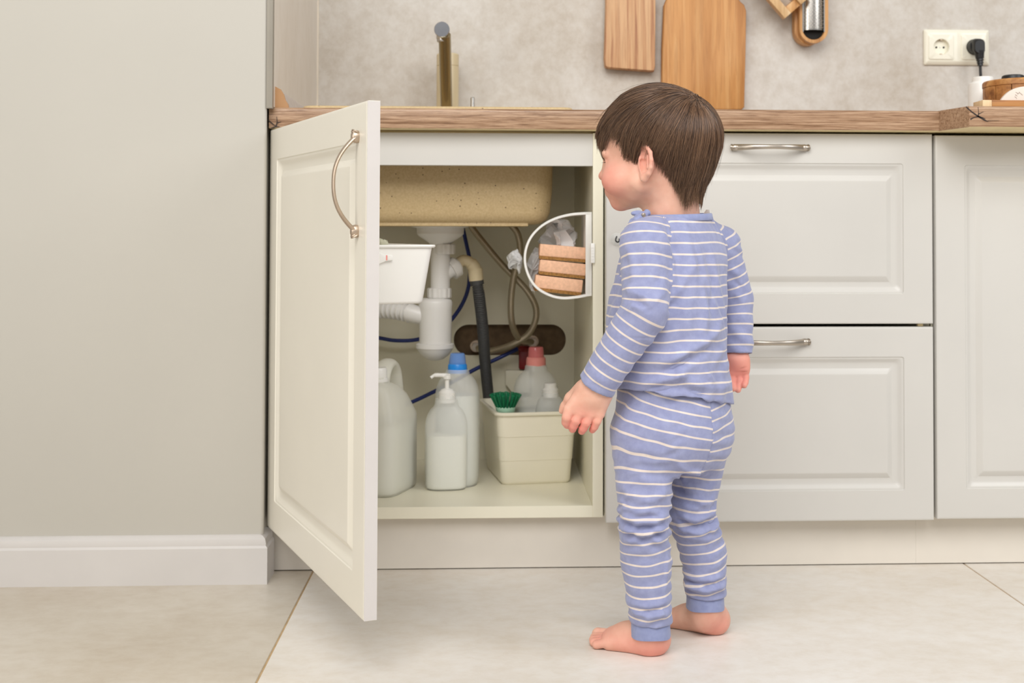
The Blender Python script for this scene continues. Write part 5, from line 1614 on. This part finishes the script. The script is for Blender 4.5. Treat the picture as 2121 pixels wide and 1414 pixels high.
def arm_fields(p):
    """negative inside the left and the right sleeve"""
    rel = p - np.array([P(1402, 500, T0)[0], P(1402, 500, T0)[1], 0]); lat = rel @ RGT
    dl = np.minimum(seg_d(p, SL, EL)[0] - .034, seg_d(p, EL, WL + d_l * .04)[0] - .031)
    dr = np.minimum(seg_d(p, SR, ER)[0] - .030, seg_d(p, ER, WR + d_r * .04)[0] - .025)
    tr = SHT.prims[0][0](p)
    ztop = P(1402, 560, T0)[2]
    zpit = P(1402, 590, T0)[2]; cut = .080 - np.clip(p[:, 2] - P(1402, 520, T0)[2], 0, 1) * .38
    e_ = np.clip((p[:, 2] - zpit) / .05, 0, 1) * .08
    return np.maximum(dl - tr - e_, lat + cut), np.maximum(dr - tr - e_, cut * .97 - lat)


def arm_owner(p):
    a, b = arm_fields(p)
    return np.where(a < 0, 1, np.where(b < 0, 2, 0))


def snap_seam(V, N, F, own, fields, it=5):
    """slides the vertices of a seam along the cloth onto the smooth seam line"""
    lo_v = np.full(len(V), 9); hi_v = np.full(len(V), -9)
    for i in range(4):
        np.minimum.at(lo_v, F[:, i], own); np.maximum.at(hi_v, F[:, i], own)
    m = np.where(lo_v != hi_v)[0]; e = 5e-4
    for _ in range(it):
        p = V[m]; f0 = fields(p)
        k = np.abs(np.stack(f0)).argmin(0); pick = lambda fs: np.stack(fs)[k, np.arange(len(m))]
        v0 = pick(f0); g_ = np.stack([pick(fields(p + e * np.eye(3)[i])) - v0 for i in range(3)], 1) / e
        g_ = g_ - N[m] * (g_ * N[m]).sum(1)[:, None]
        st_ = -v0[:, None] * g_ / np.maximum((g_ * g_).sum(1), .15)[:, None]
        ln = np.linalg.norm(st_, axis=1); st_ *= np.minimum(1, .0020 / np.maximum(ln, 1e-9))[:, None]
        V[m] = p + st_
    return V


OWN = np.zeros(len(gp), np.int8)
band = np.abs(Ds_.ravel()) < .012
OWN[band] = arm_owner(gp[band]); OWN = OWN.reshape(Ds_.shape); del gp
hem = -((GX - h0[0]) * hn[0] + (GY - h0[1]) * hn[1] + (GZ - h0[2]) * hn[2])
hem += 0.0009 * np.sin(GX * 90) * np.cos(GY * 70)
cutL = (GX - cl[0]) * d_l[0] + (GY - cl[1]) * d_l[1] + (GZ - cl[2]) * d_l[2]
cutR = (GX - cr2[0]) * d_r[0] + (GY - cr2[1]) * d_r[1] + (GZ - cr2[2]) * d_r[2]
Ds_ = np.where(OWN == 0, np.maximum(Ds_, hem), Ds_)
Ds_ = np.where(OWN == 1, np.maximum(Ds_, cutL), Ds_)
Ds_ = np.where(OWN == 2, np.maximum(Ds_, cutR), Ds_)
k0, k1, k2 = P(1330, 447, -.455), P(1400, 446, -.457), P(1474, 447, -.40)
Ds_ = np.maximum(Ds_, GZ - P(1402, 447, -.44)[2])
Ds_ = Ds_.astype(np.float32)
Vs, Fs = surface_nets(Ds_, lo_, HS); del GX, GY, GZ, Ds_, inner_, hem, cutL, cutR, OWN, band
Vs = relax(Vs, Fs, 2, 0.45)
Ns = vnormals(Vs, Fs)
yb_, yl_ = -.475, -.535
FOLDS_S = [
    # back: soft vertical pulls below the neck, a long diagonal from the left armpit, drape above the hem
    ([(1372, 470, -.46), (1392, 530, -.475), (1398, 600, -.487)], .006, .0016), ([(1384, 466, -.46), (1408, 540, -.478)], .005, -.0014),
    ([(1420, 470, -.455), (1436, 540, -.47), (1440, 640, -.482)], .008, .0016), ([(1452, 560, -.46), (1462, 620, -.465), (1462, 700, -.47)], .007, .0020),
    ([(1480, 560, -.44), (1476, 650, -.455)], .006, -.0014),
    ([(1395, 622, -.488), (1430, 560, -.48), (1446, 530, -.47)], .006, .0014), ([(1388, 640, -.492), (1410, 610, -.488)], .004, -.0018),
    ([(1378, 758, -.495), (1420, 735, -.492), (1470, 700, -.475), (1496, 668, -.45)], .007, .0022), ([(1372, 775, -.495), (1430, 748, -.492), (1480, 712, -.468)], .006, -.0018),
    ([(1400, 792, -.49), (1412, 768, -.492), (1420, 790, -.49)], .004, .0020), ([(1462, 760, -.475), (1478, 790, -.465), (1482, 800, -.46)], .005, .0022),
    ([(1340, 800, -.485), (1400, 782, -.492), (1470, 800, -.47), (1516, 795, -.43)], .007, .0018), ([(1330, 812, -.485), (1400, 800, -.492), (1460, 812, -.475)], .005, -.0016),
    # left sleeve: creases at the elbow and along the seam
    ([(1300, 600, -.525), (1330, 610, -.545), (1350, 628, -.542)], .005, .0022), ([(1296, 622, -.53), (1322, 624, -.545), (1345, 640, -.545)], .004, -.0018),
    ([(1292, 645, -.53), (1310, 632, -.54), (1330, 640, -.545)], .004, .0018), ([(1382, 600, -.51), (1360, 618, -.535), (1340, 622, -.545)], .005, .0015),
    ([(1297, 500, -.505), (1310, 560, -.525), (1303, 600, -.525)], .006, .0014), ([(1376, 560, -.51), (1350, 600, -.54)], .006, -.0014),
    ([(1215, 780, -.50), (1236, 790, -.512), (1250, 796, -.512)], .005, .0012), ([(1250, 740, -.51), (1290, 740, -.525)], .007, .0010),
    # right sleeve
    ([(1515, 560, -.37), (1540, 580, -.35)], .005, .0018), ([(1520, 585, -.37), (1545, 600, -.35)], .004, -.0016), ([(1512, 610, -.375), (1546, 622, -.352)], .005, .0018), ([(1510, 660, -.375), (1545, 650, -.355)], .006, .0012),
]
Vs = folds(Vs, Ns, FOLDS_S)
rng = np.random.RandomState(5)
wv = np.zeros(len(Vs))
for _ in range(26):                                     # loose cloth unevenness
    kv = rng.normal(size=3) * rng.uniform(35, 95); kv[2] *= .55; wv += np.sin(Vs @ kv + rng.uniform(0, 6)) / 26 ** .5
Vs = Vs + Ns * (wv * .00085)[:, None]
# slanting wrinkles in the sleeves and a lengthwise drape on the back
oa = arm_owner(Vs); ph = np.zeros(len(Vs))
for _ in range(7):
    kv = rng.normal(size=3) * np.array([24, 24, 20]); ph += np.sin(Vs @ kv + rng.uniform(0, 6)) * .7
dE = np.minimum(np.linalg.norm(Vs - EL, axis=1), np.linalg.norm(Vs - ER, axis=1))
s1 = np.sin(Vs[:, 2] * 240 + Vs[:, 0] * 120 + 2 * ph) * (.5 + .5 * np.sin(1.6 * ph))
s2 = np.sin(((Vs @ RGT) + .35 * Vs[:, 2]) * 210 + 1.8 * ph) * (.5 + .5 * np.sin(1.4 * ph + .8))
s3 = np.sin(Vs[:, 2] * 200 - (Vs @ RGT) * 90 + 2 * ph) * (.5 + .5 * np.sin(1.9 * ph))
zhem = np.exp(-((Vs[:, 2] - (h1[2] + .045)) / .045) ** 2)
Vs = Vs + Ns * (np.where(oa > 0, s1 * (.0008 + .0020 * np.exp(-(dE / .055) ** 2)), s2 * .0021 * (1 - zhem) + s3 * .0026 * zhem))[:, None]
# arm seams and hem stitching
def face_c(V, F): return V[F].mean(1)


fc = face_c(Vs, Fs); own = arm_owner(fc)
Vs = snap_seam(Vs, Ns, Fs, own, arm_fields)
PITCH_S = .01535
trunk_z = Vs[:, 2] + .10 * np.clip((Vs - P(1402, 600, T0)) @ RGT, 0, 1) * np.clip(((Vs[:, 2] - .30) / .1), 0, 1) * .6 + .0012 * wv
aL = np.where(((Vs - EL) @ d_l) > 0, ((Vs - EL) @ d_l), ((Vs - EL) @ ((EL - SL) / np.linalg.norm(EL - SL))))
uL = (EL - SL) / np.linalg.norm(EL - SL); uR = (ER - SR) / np.linalg.norm(ER - SR)


def bend(V, e, u1, u2):
    """distance along a bent limb, blended at the joint"""
    a, b = (V - e) @ u1, (V - e) @ u2
    w = 1 / (1 + np.exp(-(a + b) / .015)); return a * (1 - w) + b * w


aL = bend(Vs, EL, uL, d_l); aR = bend(Vs, ER, uR, d_r)
zk = P(1402, 800, -.49)[2]
LcL = (cl - EL) @ d_l - .0118; LcR = (cr2 - ER) @ d_r - .0112
pL = LcL / (round(LcL / .0152 - .6) + .6); pR = LcR / (round(LcR / .0152 - .6) + .6)
per_vert = [trunk_z / PITCH_S + .35, (LcL - aL) / pL, (LcR - aR) / pR]
st = np.zeros((len(Fs), 4)); pl_ = np.zeros((len(Fs), 4))
for o_ in range(3):
    m = own == o_; st[m] = per_vert[o_][Fs[m]]
hemd = (Vs - h0) @ hn; cdl = (cl - Vs) @ d_l; cdr = (cr2 - Vs) @ d_r
for o_, dd, wd_ in ((0, hemd, .0085), (1, cdl, .0105), (2, cdr, .010)):
    m = own == o_; pl_[m] = np.clip(.5 + (wd_ - dd[Fs[m]]) / .008, 0, 1)
# shallow seam grooves
sd = np.zeros(len(Vs))
cnt0 = np.zeros(len(Vs)); cnt1 = np.zeros(len(Vs))
for i in range(4): np.add.at(cnt0, Fs[:, i], own == 0); np.add.at(cnt1, Fs[:, i], own > 0)
sd[(cnt0 > 0) & (cnt1 > 0)] = 1
for _ in range(1):
    a2 = sd.copy()
    for a, b in ((0, 1), (1, 2), (2, 3), (3, 0)):
        np.maximum.at(a2, Fs[:, a], sd[Fs[:, b]] * .5); np.maximum.at(a2, Fs[:, b], sd[Fs[:, a]] * .5)
    sd = a2
for dd, o_, wd_ in ((hemd, 0, .0085), (cdl, 1, .0105), (cdr, 2, .010)):
    sd = np.maximum(sd, .45 * np.exp(-((dd - wd_) / .0012) ** 2) * ((cnt0 > 0) if o_ == 0 else (cnt1 > 0)))
Vs = Vs - Ns * (sd * .0012)[:, None]


def cloth_mesh(name, V, F, stv, plv, parent, mat='jersey'):
    me = quad_mesh(name, V, F, mat)
    for nm, val in (('stripe', stv), ('plain', plv)):
        a = me.attributes.new(nm, 'FLOAT', 'CORNER'); a.data.foreach_set('value', val.astype(np.float32).ravel())
    return link_mesh(name, me, parent)


SHIRT = cloth_mesh('shirt', Vs, Fs, st, pl_, CH)
SHIRT['label'] = 'lilac-blue long-sleeved pyjama top with thin cream stripes'
# neckband standing round the neck
nb = []
for k in range(64):
    a = 2 * PI * k / 64
    ctr = P(1403, 447, T0)
    nb.append(ctr + RGT * .0555 * math.cos(a) + FWD * .0485 * math.sin(a) + np.array([0, 0, .002 * math.cos(a) - .0015]))
rings = []
for off, dz in ((.0015, -.0052), (.0022, -.004), (.0006, .0035), (-.0008, .0046), (-.0024, .0038), (-.0018, -.004)):
    ring = []
    for p in nb:
        rad = p - P(1403, 447, T0); rad[2] = 0; rad /= np.linalg.norm(rad)
        ring.append(p + rad * off + np.array([0, 0, dz]))
    rings.append(ring)
g = Geo().loft(rings + [rings[0]]); bmesh.ops.remove_doubles(g.bm, verts=g.bm.verts, dist=1e-6)
g.build('neckband', 'rib', SHIRT, smooth=60)
# white size tag inside the band, popper placket on the left shoulder
q = P(1462, 441, -.405)
Geo().prism([(-.006, -.004), (.008, -.004), (.0065, .0045), (.001, .0052)], -.0008, .0008, M=Tr(Vector([float(x) for x in q])) @ Matrix.Rotation(-.6, 4, 'Z'), bev=.0004).build('size_tag', 'white_pl', SHIRT)
S2 = SDF()
pk = [(1340, 441, -.455), (1330, 448, -.462), (1320, 456, -.466), (1312, 466, -.468), (1300, 476, -.468)]
for a, b in zip(pk[:-1], pk[1:]): S2.cone(P(*a), P(*b), .0052, .0050, .003)
S2.cone(P(1326, 442, -.455), P(1312, 441, -.452), .0042, .0034, .003)
S2.cone(P(1318, 452, -.46), P(1306, 462, -.46), .0046, .0040, .003)
Dp_, lp_ = S2.grid(P(1290, 490, -.46) - .03, P(1350, 430, -.46) + .03, .0012)
Vp, Fp = surface_nets(Dp_, lp_, .0012); Vp = relax(Vp, Fp, 2)
Vp = Vp + vnormals(Vp, Fp) * (0.0006 * np.sin(Vp @ np.array([500, 300, 420])))[:, None]
link_mesh('placket', quad_mesh('placket', Vp, Fp, 'rib'), SHIRT)
for u, v in ((1333, 445), (1318, 460)):
    q = P(u, v, -.4685)
    Geo().lathe([(.0005, .0014), (.0026, .001), (.0032, 0)], n=14, M=Tr(Vector([float(x) for x in q])) @ Matrix.Rotation(PI / 2, 4, 'X')).build('popper', 'nickel', SHIRT)

# trousers
TRS = SDF()
rows = [(P(1396, 965, -.404), .060, .060), (P(1396, 940, -.404), .078, .074), (P(1394, 905, -.405), .0885, .0830), (P(1394, 870, -.406), .0890, .0835), (P(1394, 830, -.406), .0850, .0790), (P(1393, 790, -.406), .0810, .0745), (P(1393, 770, -.406), .080, .073)]
loft_sdf(TRS, rows, 0)
for s_, (u, v, y) in ((1, (1362, 905, -.440)), (-1, (1440, 905, -.395))):
    TRS.ell(P(u, v, y), (.050, .050, .052), None, .02)
for hpx, kn, cf, an, r in ((HPL, KNL, CFL, ANL, (.0485, .0365, .0355, .0305)), (HPR, KNR, CFR, ANR, (.0470, .0355, .0340, .0300))):
    TRS.cone(hpx + np.array([0, 0, .01]), kn, r[0], r[1], .016).cone(kn, cf, r[1], r[2], .006).cone(cf, an, r[2], r[3], .006).cone(an, an - np.array([0, 0, .02]), r[3] * .95, r[3] * .95, .004)
HT = 0.0021
Dt_, lo_ = TRS.grid((0.53, -0.56, 0.02), (0.80, -0.25, 0.44), HT)
ax_ = [lo_[i] + HT * np.arange(Dt_.shape[i]) for i in range(3)]
GX, GY, GZ = np.meshgrid(*ax_, indexing='ij')
inner_ = -(Dt_ + .0052)
zcl = P(1348, 1287, -.437)[2]; zcr = P(1461, 1231, -.36)[2]
left_ = ((GX - ANL[0]) ** 2 + (GY - ANL[1]) ** 2) < ((GX - ANR[0]) ** 2 + (GY - ANR[1]) ** 2)
cutz = np.where(left_, zcl, zcr)
Dt_ = np.maximum(np.maximum(Dt_, inner_), np.maximum(cutz - GZ, GZ - P(1393, 790, -.40)[2])).astype(np.float32)
Vt, Ft = surface_nets(Dt_, lo_, HT); del GX, GY, GZ, Dt_, inner_, left_, cutz
Vt = relax(Vt, Ft, 2, .45); Nt = vnormals(Vt, Ft)
FOLDS_T = [
    # seat: crease under the buttock, pulls from the crotch
    ([(1300, 905, -.49), (1350, 915, -.50), (1390, 945, -.48), (1400, 960, -.46)], .009, -.0007), ([(1296, 925, -.49), (1345, 930, -.50), (1385, 958, -.48)], .009, .0006),
    ([(1404, 962, -.45), (1425, 975, -.43), (1462, 985, -.42)], .005, .0020), ([(1402, 985, -.43), (1430, 1010, -.42), (1455, 1030, -.41)], .005, .0022), ([(1400, 1000, -.43), (1422, 1030, -.42)], .004, -.0020),
    # left knee bunching
    ([(1282, 1062, -.47), (1310, 1075, -.487), (1350, 1078, -.487), (1385, 1065, -.47)], .0055, .0032), ([(1284, 1076, -.47), (1320, 1088, -.487), (1384, 1082, -.47)], .004, -.0030),
    ([(1283, 1090, -.47), (1325, 1105, -.487), (1384, 1094, -.47)], .0055, .0034), ([(1286, 1104, -.47), (1330, 1118, -.486), (1384, 1106, -.47)], .004, -.0026), ([(1290, 1118, -.47), (1340, 1128, -.484), (1384, 1116, -.47)], .006, .0020),
    ([(1280, 1010, -.475), (1330, 1030, -.492), (1384, 1022, -.47)], .008, .0018), ([(1278, 1042, -.475), (1320, 1054, -.49), (1360, 1050, -.488)], .006, .0020),
    ([(1310, 985, -.49), (1370, 1000, -.487)], .008, .0012), ([(1352, 1040, -.49), (1386, 1010, -.47)], .006, .0016),
    # right knee
    ([(1398, 1062, -.40), (1440, 1075, -.406), (1478, 1060, -.385)], .0055, .0032), ([(1396, 1078, -.40), (1445, 1092, -.406), (1482, 1074, -.385)], .0042, -.0030), ([(1396, 1092, -.40), (1450, 1104, -.404), (1488, 1086, -.38)], .0055, .0032),
    ([(1396, 1040, -.405), (1440, 1050, -.412), (1476, 1030, -.385)], .006, .0022), ([(1400, 1020, -.41), (1450, 1040, -.412), (1468, 1050, -.39)], .005, .0018), ([(1400, 1110, -.40), (1460, 1118, -.402), (1495, 1100, -.375)], .006, .0016),
    # gathers over the cuffs
    ([(1303, 1268, -.46), (1345, 1276, -.475), (1388, 1268, -.455)], .0055, .0032), ([(1300, 1250, -.46), (1345, 1258, -.477), (1388, 1250, -.455)], .006, .0014), ([(1302, 1259, -.46), (1345, 1267, -.475), (1388, 1259, -.455)], .0035, -.0018),
    ([(1415, 1213, -.385), (1460, 1222, -.40), (1502, 1213, -.375)], .0055, .0030), ([(1413, 1196, -.385), (1460, 1204, -.40), (1503, 1196, -.375)], .006, .0016), ([(1414, 1205, -.385), (1460, 1213, -.40), (1502, 1205, -.375)], .0035, -.0018),
    ([(1388, 1150, -.44), (1380, 1230, -.455)], .005, .0010),
]
Vt = folds(Vt, Nt, FOLDS_T)
wv = np.zeros(len(Vt))
for _ in range(26):
    kv = rng.normal(size=3) * rng.uniform(40, 100); wv += np.sin(Vt @ kv + rng.uniform(0, 6)) / 26 ** .5
Vt = Vt + Nt * (wv * .0008)[:, None]
# crosswise wrinkles, strongest at the knees and above the cuffs
zk_ = np.where(Vt[:, 0] < (ANL[0] + ANR[0]) / 2, KNL[2], KNR[2]); za_ = np.where(Vt[:, 0] < (ANL[0] + ANR[0]) / 2, ANL[2] + .012, ANR[2] + .012)
ph = np.zeros(len(Vt))
for _ in range(7):
    kv = rng.normal(size=3) * np.array([26, 26, 14]); ph += np.sin(Vt @ kv + rng.uniform(0, 6)) * .75
wr = np.sin(Vt[:, 2] * 330 + 2.2 * ph); wr = np.sign(wr) * np.abs(wr) ** .8 * (.5 + .5 * np.sin(1.7 * ph + 1))
amp = .0026 * np.exp(-((Vt[:, 2] - zk_) / .034) ** 2) + .0013 * np.exp(-((Vt[:, 2] - za_ - .012) / .022) ** 2) + .0007
Vt = Vt + Nt * (wr * amp)[:, None]
fc = face_c(Vt, Ft)
CPV = P(1394, 905, -.405)
zcr_ = P(1400, 965, -.45)[2]
lat = (Vt - CPV) @ RGT; bk = -((Vt - CPV) @ FWD)
PITCH_T = .0158
leg_l = np.linalg.norm((Vt - ANL)[:, :2], axis=1) < np.linalg.norm((Vt - ANR)[:, :2], axis=1)


def leg_axis(V, hpx, kn, an):
    u1 = (kn - hpx) / np.linalg.norm(kn - hpx); u2 = (an - kn) / np.linalg.norm(an - kn); return bend(V, kn, u1, u2)


sl_ = -leg_axis(Vt, HPL, KNL, ANL); sr_ = -leg_axis(Vt, HPR, KNR, ANR)
SEAM = -.004                                     # lateral place of the centre seam, a little right of the middle
lw = np.clip((zcr_ + .070 - Vt[:, 2]) / .09, 0, 1); lw = lw * lw * (3 - 2 * lw)
vsh = .026 * np.minimum(np.abs(np.arctan2(lat + .020, bk)) / 1.5, 1.3)          # stripes fall toward the seat seam
seat_l = Vt[:, 2] - KNL[2] - vsh; seat_r = Vt[:, 2] - KNR[2] - vsh
st_l = ((1 - lw) * seat_l + lw * sl_) / PITCH_T + .3 + .06 * wv; st_r = ((1 - lw) * seat_r + lw * sr_) / PITCH_T + .55 + .06 * wv
latf = (fc - CPV) @ RGT
dL = seg_d(fc, HPL, KNL)[0]; dR = seg_d(fc, HPR, KNR)[0]
dL = np.minimum(dL, seg_d(fc, KNL, ANL)[0]); dR = np.minimum(dR, seg_d(fc, KNR, ANR)[0])
isL = np.where(fc[:, 2] < zcr_ - .01, dL < dR, latf < -.020)
Vt = snap_seam(Vt, Nt, Ft, isL.astype(int), lambda p: (((p - CPV) @ RGT) + .020,) * 2) if False else Vt
stt = np.where(isL[:, None], st_l[Ft], st_r[Ft])
cnt0 = np.zeros(len(Vt)); cnt1 = np.zeros(len(Vt))
for i in range(4): np.add.at(cnt0, Ft[:, i], isL); np.add.at(cnt1, Ft[:, i], ~isL)
Vt = Vt - Nt * (((cnt0 > 0) & (cnt1 > 0)) * .0010)[:, None]
TROUS = cloth_mesh('trousers', Vt, Ft, stt, np.zeros((len(Ft), 4)), CH)
TROUS['label'] = 'lilac-blue striped pyjama trousers bunched at the knees'
for an, (cu, y, v0, v1, r) in ((ANL, (1348, -.437, 1277, 1316, .0282)), (ANR, (1461, -.360, 1221, 1258, .0282))):
    c0, c1 = P(cu, v0, y), P(cu, v1, y); rings = []
    nn = 44
    for t_, rr in ((0, r * .93), (.08, r * 1.02), (.5, r * 1.0), (.94, r * 1.03), (1.0, r * 1.02), (1.0, r * .95), (.5, r * .93), (.05, r * .88)):
        c_ = c0 + (c1 - c0) * t_
        rings.append([c_ + np.array([rr * (1 + .012 * math.sin(5 * a)) * math.cos(a), rr * math.sin(a), .0009 * math.sin(3 * a)]) for a in np.linspace(0, 2 * PI, nn, endpoint=False)])
    g = Geo().loft(rings + [rings[0]]); bmesh.ops.remove_doubles(g.bm, verts=g.bm.verts, dist=1e-6)
    g.build('ankle_cuff', 'rib', TROUS, smooth=60)

# ------------------------------------------------------------------ hair
HAIRS = skull(SDF())
HAIRS.cone(hp_(-.024, 0, .000), hp_(-.016, 0, -.075), .036, .035, .03)


def hairline(q):
    """lowest height (head coordinates) that hair roots reach, by where they sit on the head"""
    f, l = q[:, 0], np.abs(q[:, 1])
    return np.interp(f, [-.09, -.062, -.045, -.030, -.014, -.004, .008, .018, .026, .040, .055, .075, .095], [-.020, -.036, -.036, -.010, .012, .028, .026, .010, .014, .034, .046, .052, .056])


# soft cap of hair close to the skull
GS = 0.0022
Dh_, lh_ = HAIRS.grid(HO - .125, HO + .135, GS)
ax_ = [lh_[i] + GS * np.arange(Dh_.shape[i]) for i in range(3)]
GX, GY, GZ = np.meshgrid(*ax_, indexing='ij'); gp = np.stack([GX.ravel(), GY.ravel(), GZ.ravel()], 1)
qh = to_head(gp); hl = hairline(qh)
dh = Dh_.ravel()
capd = np.maximum(dh - .0013, hl + .002 - qh[:, 2])
Dh_ = capd.reshape(Dh_.shape).astype(np.float32); del GX, GY, GZ, gp
Vh, Fh = surface_nets(Dh_, lh_, GS); Vh = relax(Vh, Fh, 3)
t = NT('dark_brown_hair'); c = t.coord()
t.set(color=t.ramp(t.noise(c, 160, 3), [(0.3, srgb(44, 30, 22)), (0.7, srgb(66, 46, 33))]), rough=0.55, spec=0.3)
MAT['hair_cap'] = t.m
HAIR = link_mesh('hair', quad_mesh('hair', Vh, Fh, 'hair_cap'), CH)
HAIR['label'] = 'short straight dark brown hair with a crown whorl and a tail at the nape'

WH = np.array([-.060, .012, .088])                 # whorl, head coordinates


def head_d(q): return HAIRS.eval(HO + q @ HAX)


def head_n(q, e=.0008):
    d0 = head_d(q); n = np.stack([head_d(q + e * np.eye(3)[i]) - d0 for i in range(3)], 1)
    return n / np.maximum(np.linalg.norm(n, axis=1), 1e-9)[:, None], d0


rs = np.random.RandomState(11)
NG, NS, NP = 420, 24000, 18


def roots(n):
    out = []
    while sum(len(o) for o in out) < n:
        v = rs.normal(size=(n * 3, 3)); v /= np.linalg.norm(v, axis=1)[:, None]
        q = v * np.array([.09, .075, .075]) + np.array([.002, 0, .042])
        for _ in range(3):
            nn, d0 = head_n(q); q = q - nn * d0[:, None]
        q = q[q[:, 2] > hairline(q) + .004]
        crown = np.linalg.norm(q - WH, axis=1) < .030
        out.append(q); out += [q[crown] + rs.normal(size=(crown.sum(), 3)) * .002] * 4
    q = np.concatenate(out); q = q[rs.permutation(len(q))]
    return q[:n]


def grow(q0, seed):
    r2 = np.random.RandomState(seed); n = len(q0)
    L = .078 + .022 * r2.rand(n)
    front = np.clip((q0[:, 0] - .02) / .05, 0, 1) * np.clip((q0[:, 2] - .06) / .03, 0, 1)
    back = np.clip((-.02 - q0[:, 0]) / .05, 0, 1)
    L = L + .020 * back
    lift = .0035 + .0055 * r2.rand(n) + .003 * np.clip((q0[:, 2] - .05) / .06, 0, 1)
    pts = [q0.copy()]; q = q0.copy(); dirn = None
    wob = r2.normal(size=(n, 3)) * .11
    for s in range(1, NP):
        nn, d0 = head_n(q)
        away = q - WH; away /= np.maximum(np.linalg.norm(away, axis=1), 1e-6)[:, None]
        fwdw = np.clip((q[:, 2] - .055) / .05, 0, 1)[:, None] * np.clip((q[:, 0] + .05) / .05, 0, 1)[:, None]
        g_ = np.array([0, 0, -1.0]) * (1.05 - .85 * fwdw) + np.array([.95, 0, 0]) * fwdw + np.array([.25, 0, 0]) * np.clip((q[:, 0] - .0) / .04, 0, 1)[:, None] * (1 - fwdw)
        side = np.sign(q[:, 1:2]) * np.array([0, 1.0, 0]) * .35 * fwdw
        d = 1.0 * away + g_ + side + wob
        d = d - nn * (d * nn).sum(1)[:, None]
        d /= np.maximum(np.linalg.norm(d, axis=1), 1e-6)[:, None]
        dirn = d if dirn is None else .55 * dirn + .45 * d
        q = q + dirn * (L / (NP - 1))[:, None]
        nn, d0 = head_n(q)
        tt = s / (NP - 1)
        tgt = lift * (1 - (1 - tt) ** 2.2) * (.35 + .65 * np.clip((q[:, 2] + .03) / .05, 0, 1)) + .0006
        below = np.clip((.02 - q[:, 2]) / .03, 0, 1) * np.clip((-q[:, 0] - .02) / .03, 0, 1)
        low = (d0 < tgt) | (below < .5)
        q = q + nn * np.where(low, (tgt - d0) * (.9 - .5 * below), 0)[:, None]
        pts.append(q.copy())
    return np.stack(pts, 1)


gr = roots(NG); GP = grow(gr, 1)
# hair ends: trim each strand where it passes the outline the hair is cut to
sr0 = roots(NS); SP = grow(sr0, 2)
near = np.empty(NS, int)
for i in range(0, NS, 2000):
    near[i:i + 2000] = ((sr0[i:i + 2000, None, :] - gr[None]) ** 2).sum(-1).argmin(1)
tt = np.linspace(0, 1, NP)[None, :, None]
SP = SP + (GP[near] - SP) * (.80 * tt ** 1.4) * (.55 + .45 * rs.rand(NS, 1, 1))
flyaway = rs.rand(NS) < .03
SP = SP + np.where(flyaway[:, None, None], rs.normal(size=(NS, 1, 3)) * .004 * tt ** 2, 0)


def cut_height(q):
    return np.interp(q[..., 0], [-.11, -.085, -.072, -.060, -.050, -.043, -.034, -.024, -.012, -.004, .006, .014, .022, .032, .045, .060, .078, .090, .12],
                     [.010, -.010, -.026, -.041, -.052, -.054, -.036, -.014, .000, .026, .026, -.006, -.002, .014, .036, .048, .047, .042, .040])


lim = cut_height(SP) + rs.normal(size=(NS, 1)) * .0035 + (rs.normal(size=NG) * .0095)[near][:, None]
okm = (SP[..., 2] > lim); okm[:, 0] = True
first = np.where(okm.all(1), NP - 1, np.maximum(1, (~okm).argmax(1) - 1))
# resample every strand up to its end so that it still has NP points
par = np.linspace(0, 1, NP)[None] * first[:, None]; i0 = np.minimum(par.astype(int), NP - 2); fr_ = (par - i0)[..., None]
ar = np.arange(NS)[:, None]
SP = SP[ar, i0] * (1 - fr_) + SP[ar, i0 + 1] * fr_
SPW = HO + SP @ HAX
cu = bpy.data.hair_curves.new('hair_strands'); cu.add_curves([NP] * NS)
cc = SPW.reshape(-1, 3).mean(0)
cu.attributes['position'].data.foreach_set('vector', (SPW - cc).astype(np.float32).ravel()) if 'position' in cu.attributes else cu.points.foreach_set('position', (SPW - cc).astype(np.float32).ravel())
rad = (.00024 * (1 - .72 * np.linspace(0, 1, NP)[None] ** 2) * np.ones((NS, 1)))
ra = cu.attributes.get('radius') or cu.attributes.new('radius', 'FLOAT', 'POINT')
ra.data.foreach_set('value', rad.astype(np.float32).ravel())
t = NT('brown_hair_strands')
hi_ = t.n('ShaderNodeHairInfo')
t.set(color=t.ramp(hi_.outputs['Random'], [(0.0, srgb(58, 40, 28)), (0.55, srgb(96, 69, 49)), (1.0, srgb(146, 112, 85))]), rough=0.36, spec=0.6)
cu.materials.append(t.m)
HS_ = bpy.data.objects.new('hair_strands', cu); COL.objects.link(HS_)
HS_.location = Vector([float(x) for x in cc]); HS_.parent = HAIR; HS_.matrix_parent_inverse = WM[HAIR].inverted(); WM[HS_] = Matrix.Translation(HS_.location)
tag(HS_, kind='stuff')
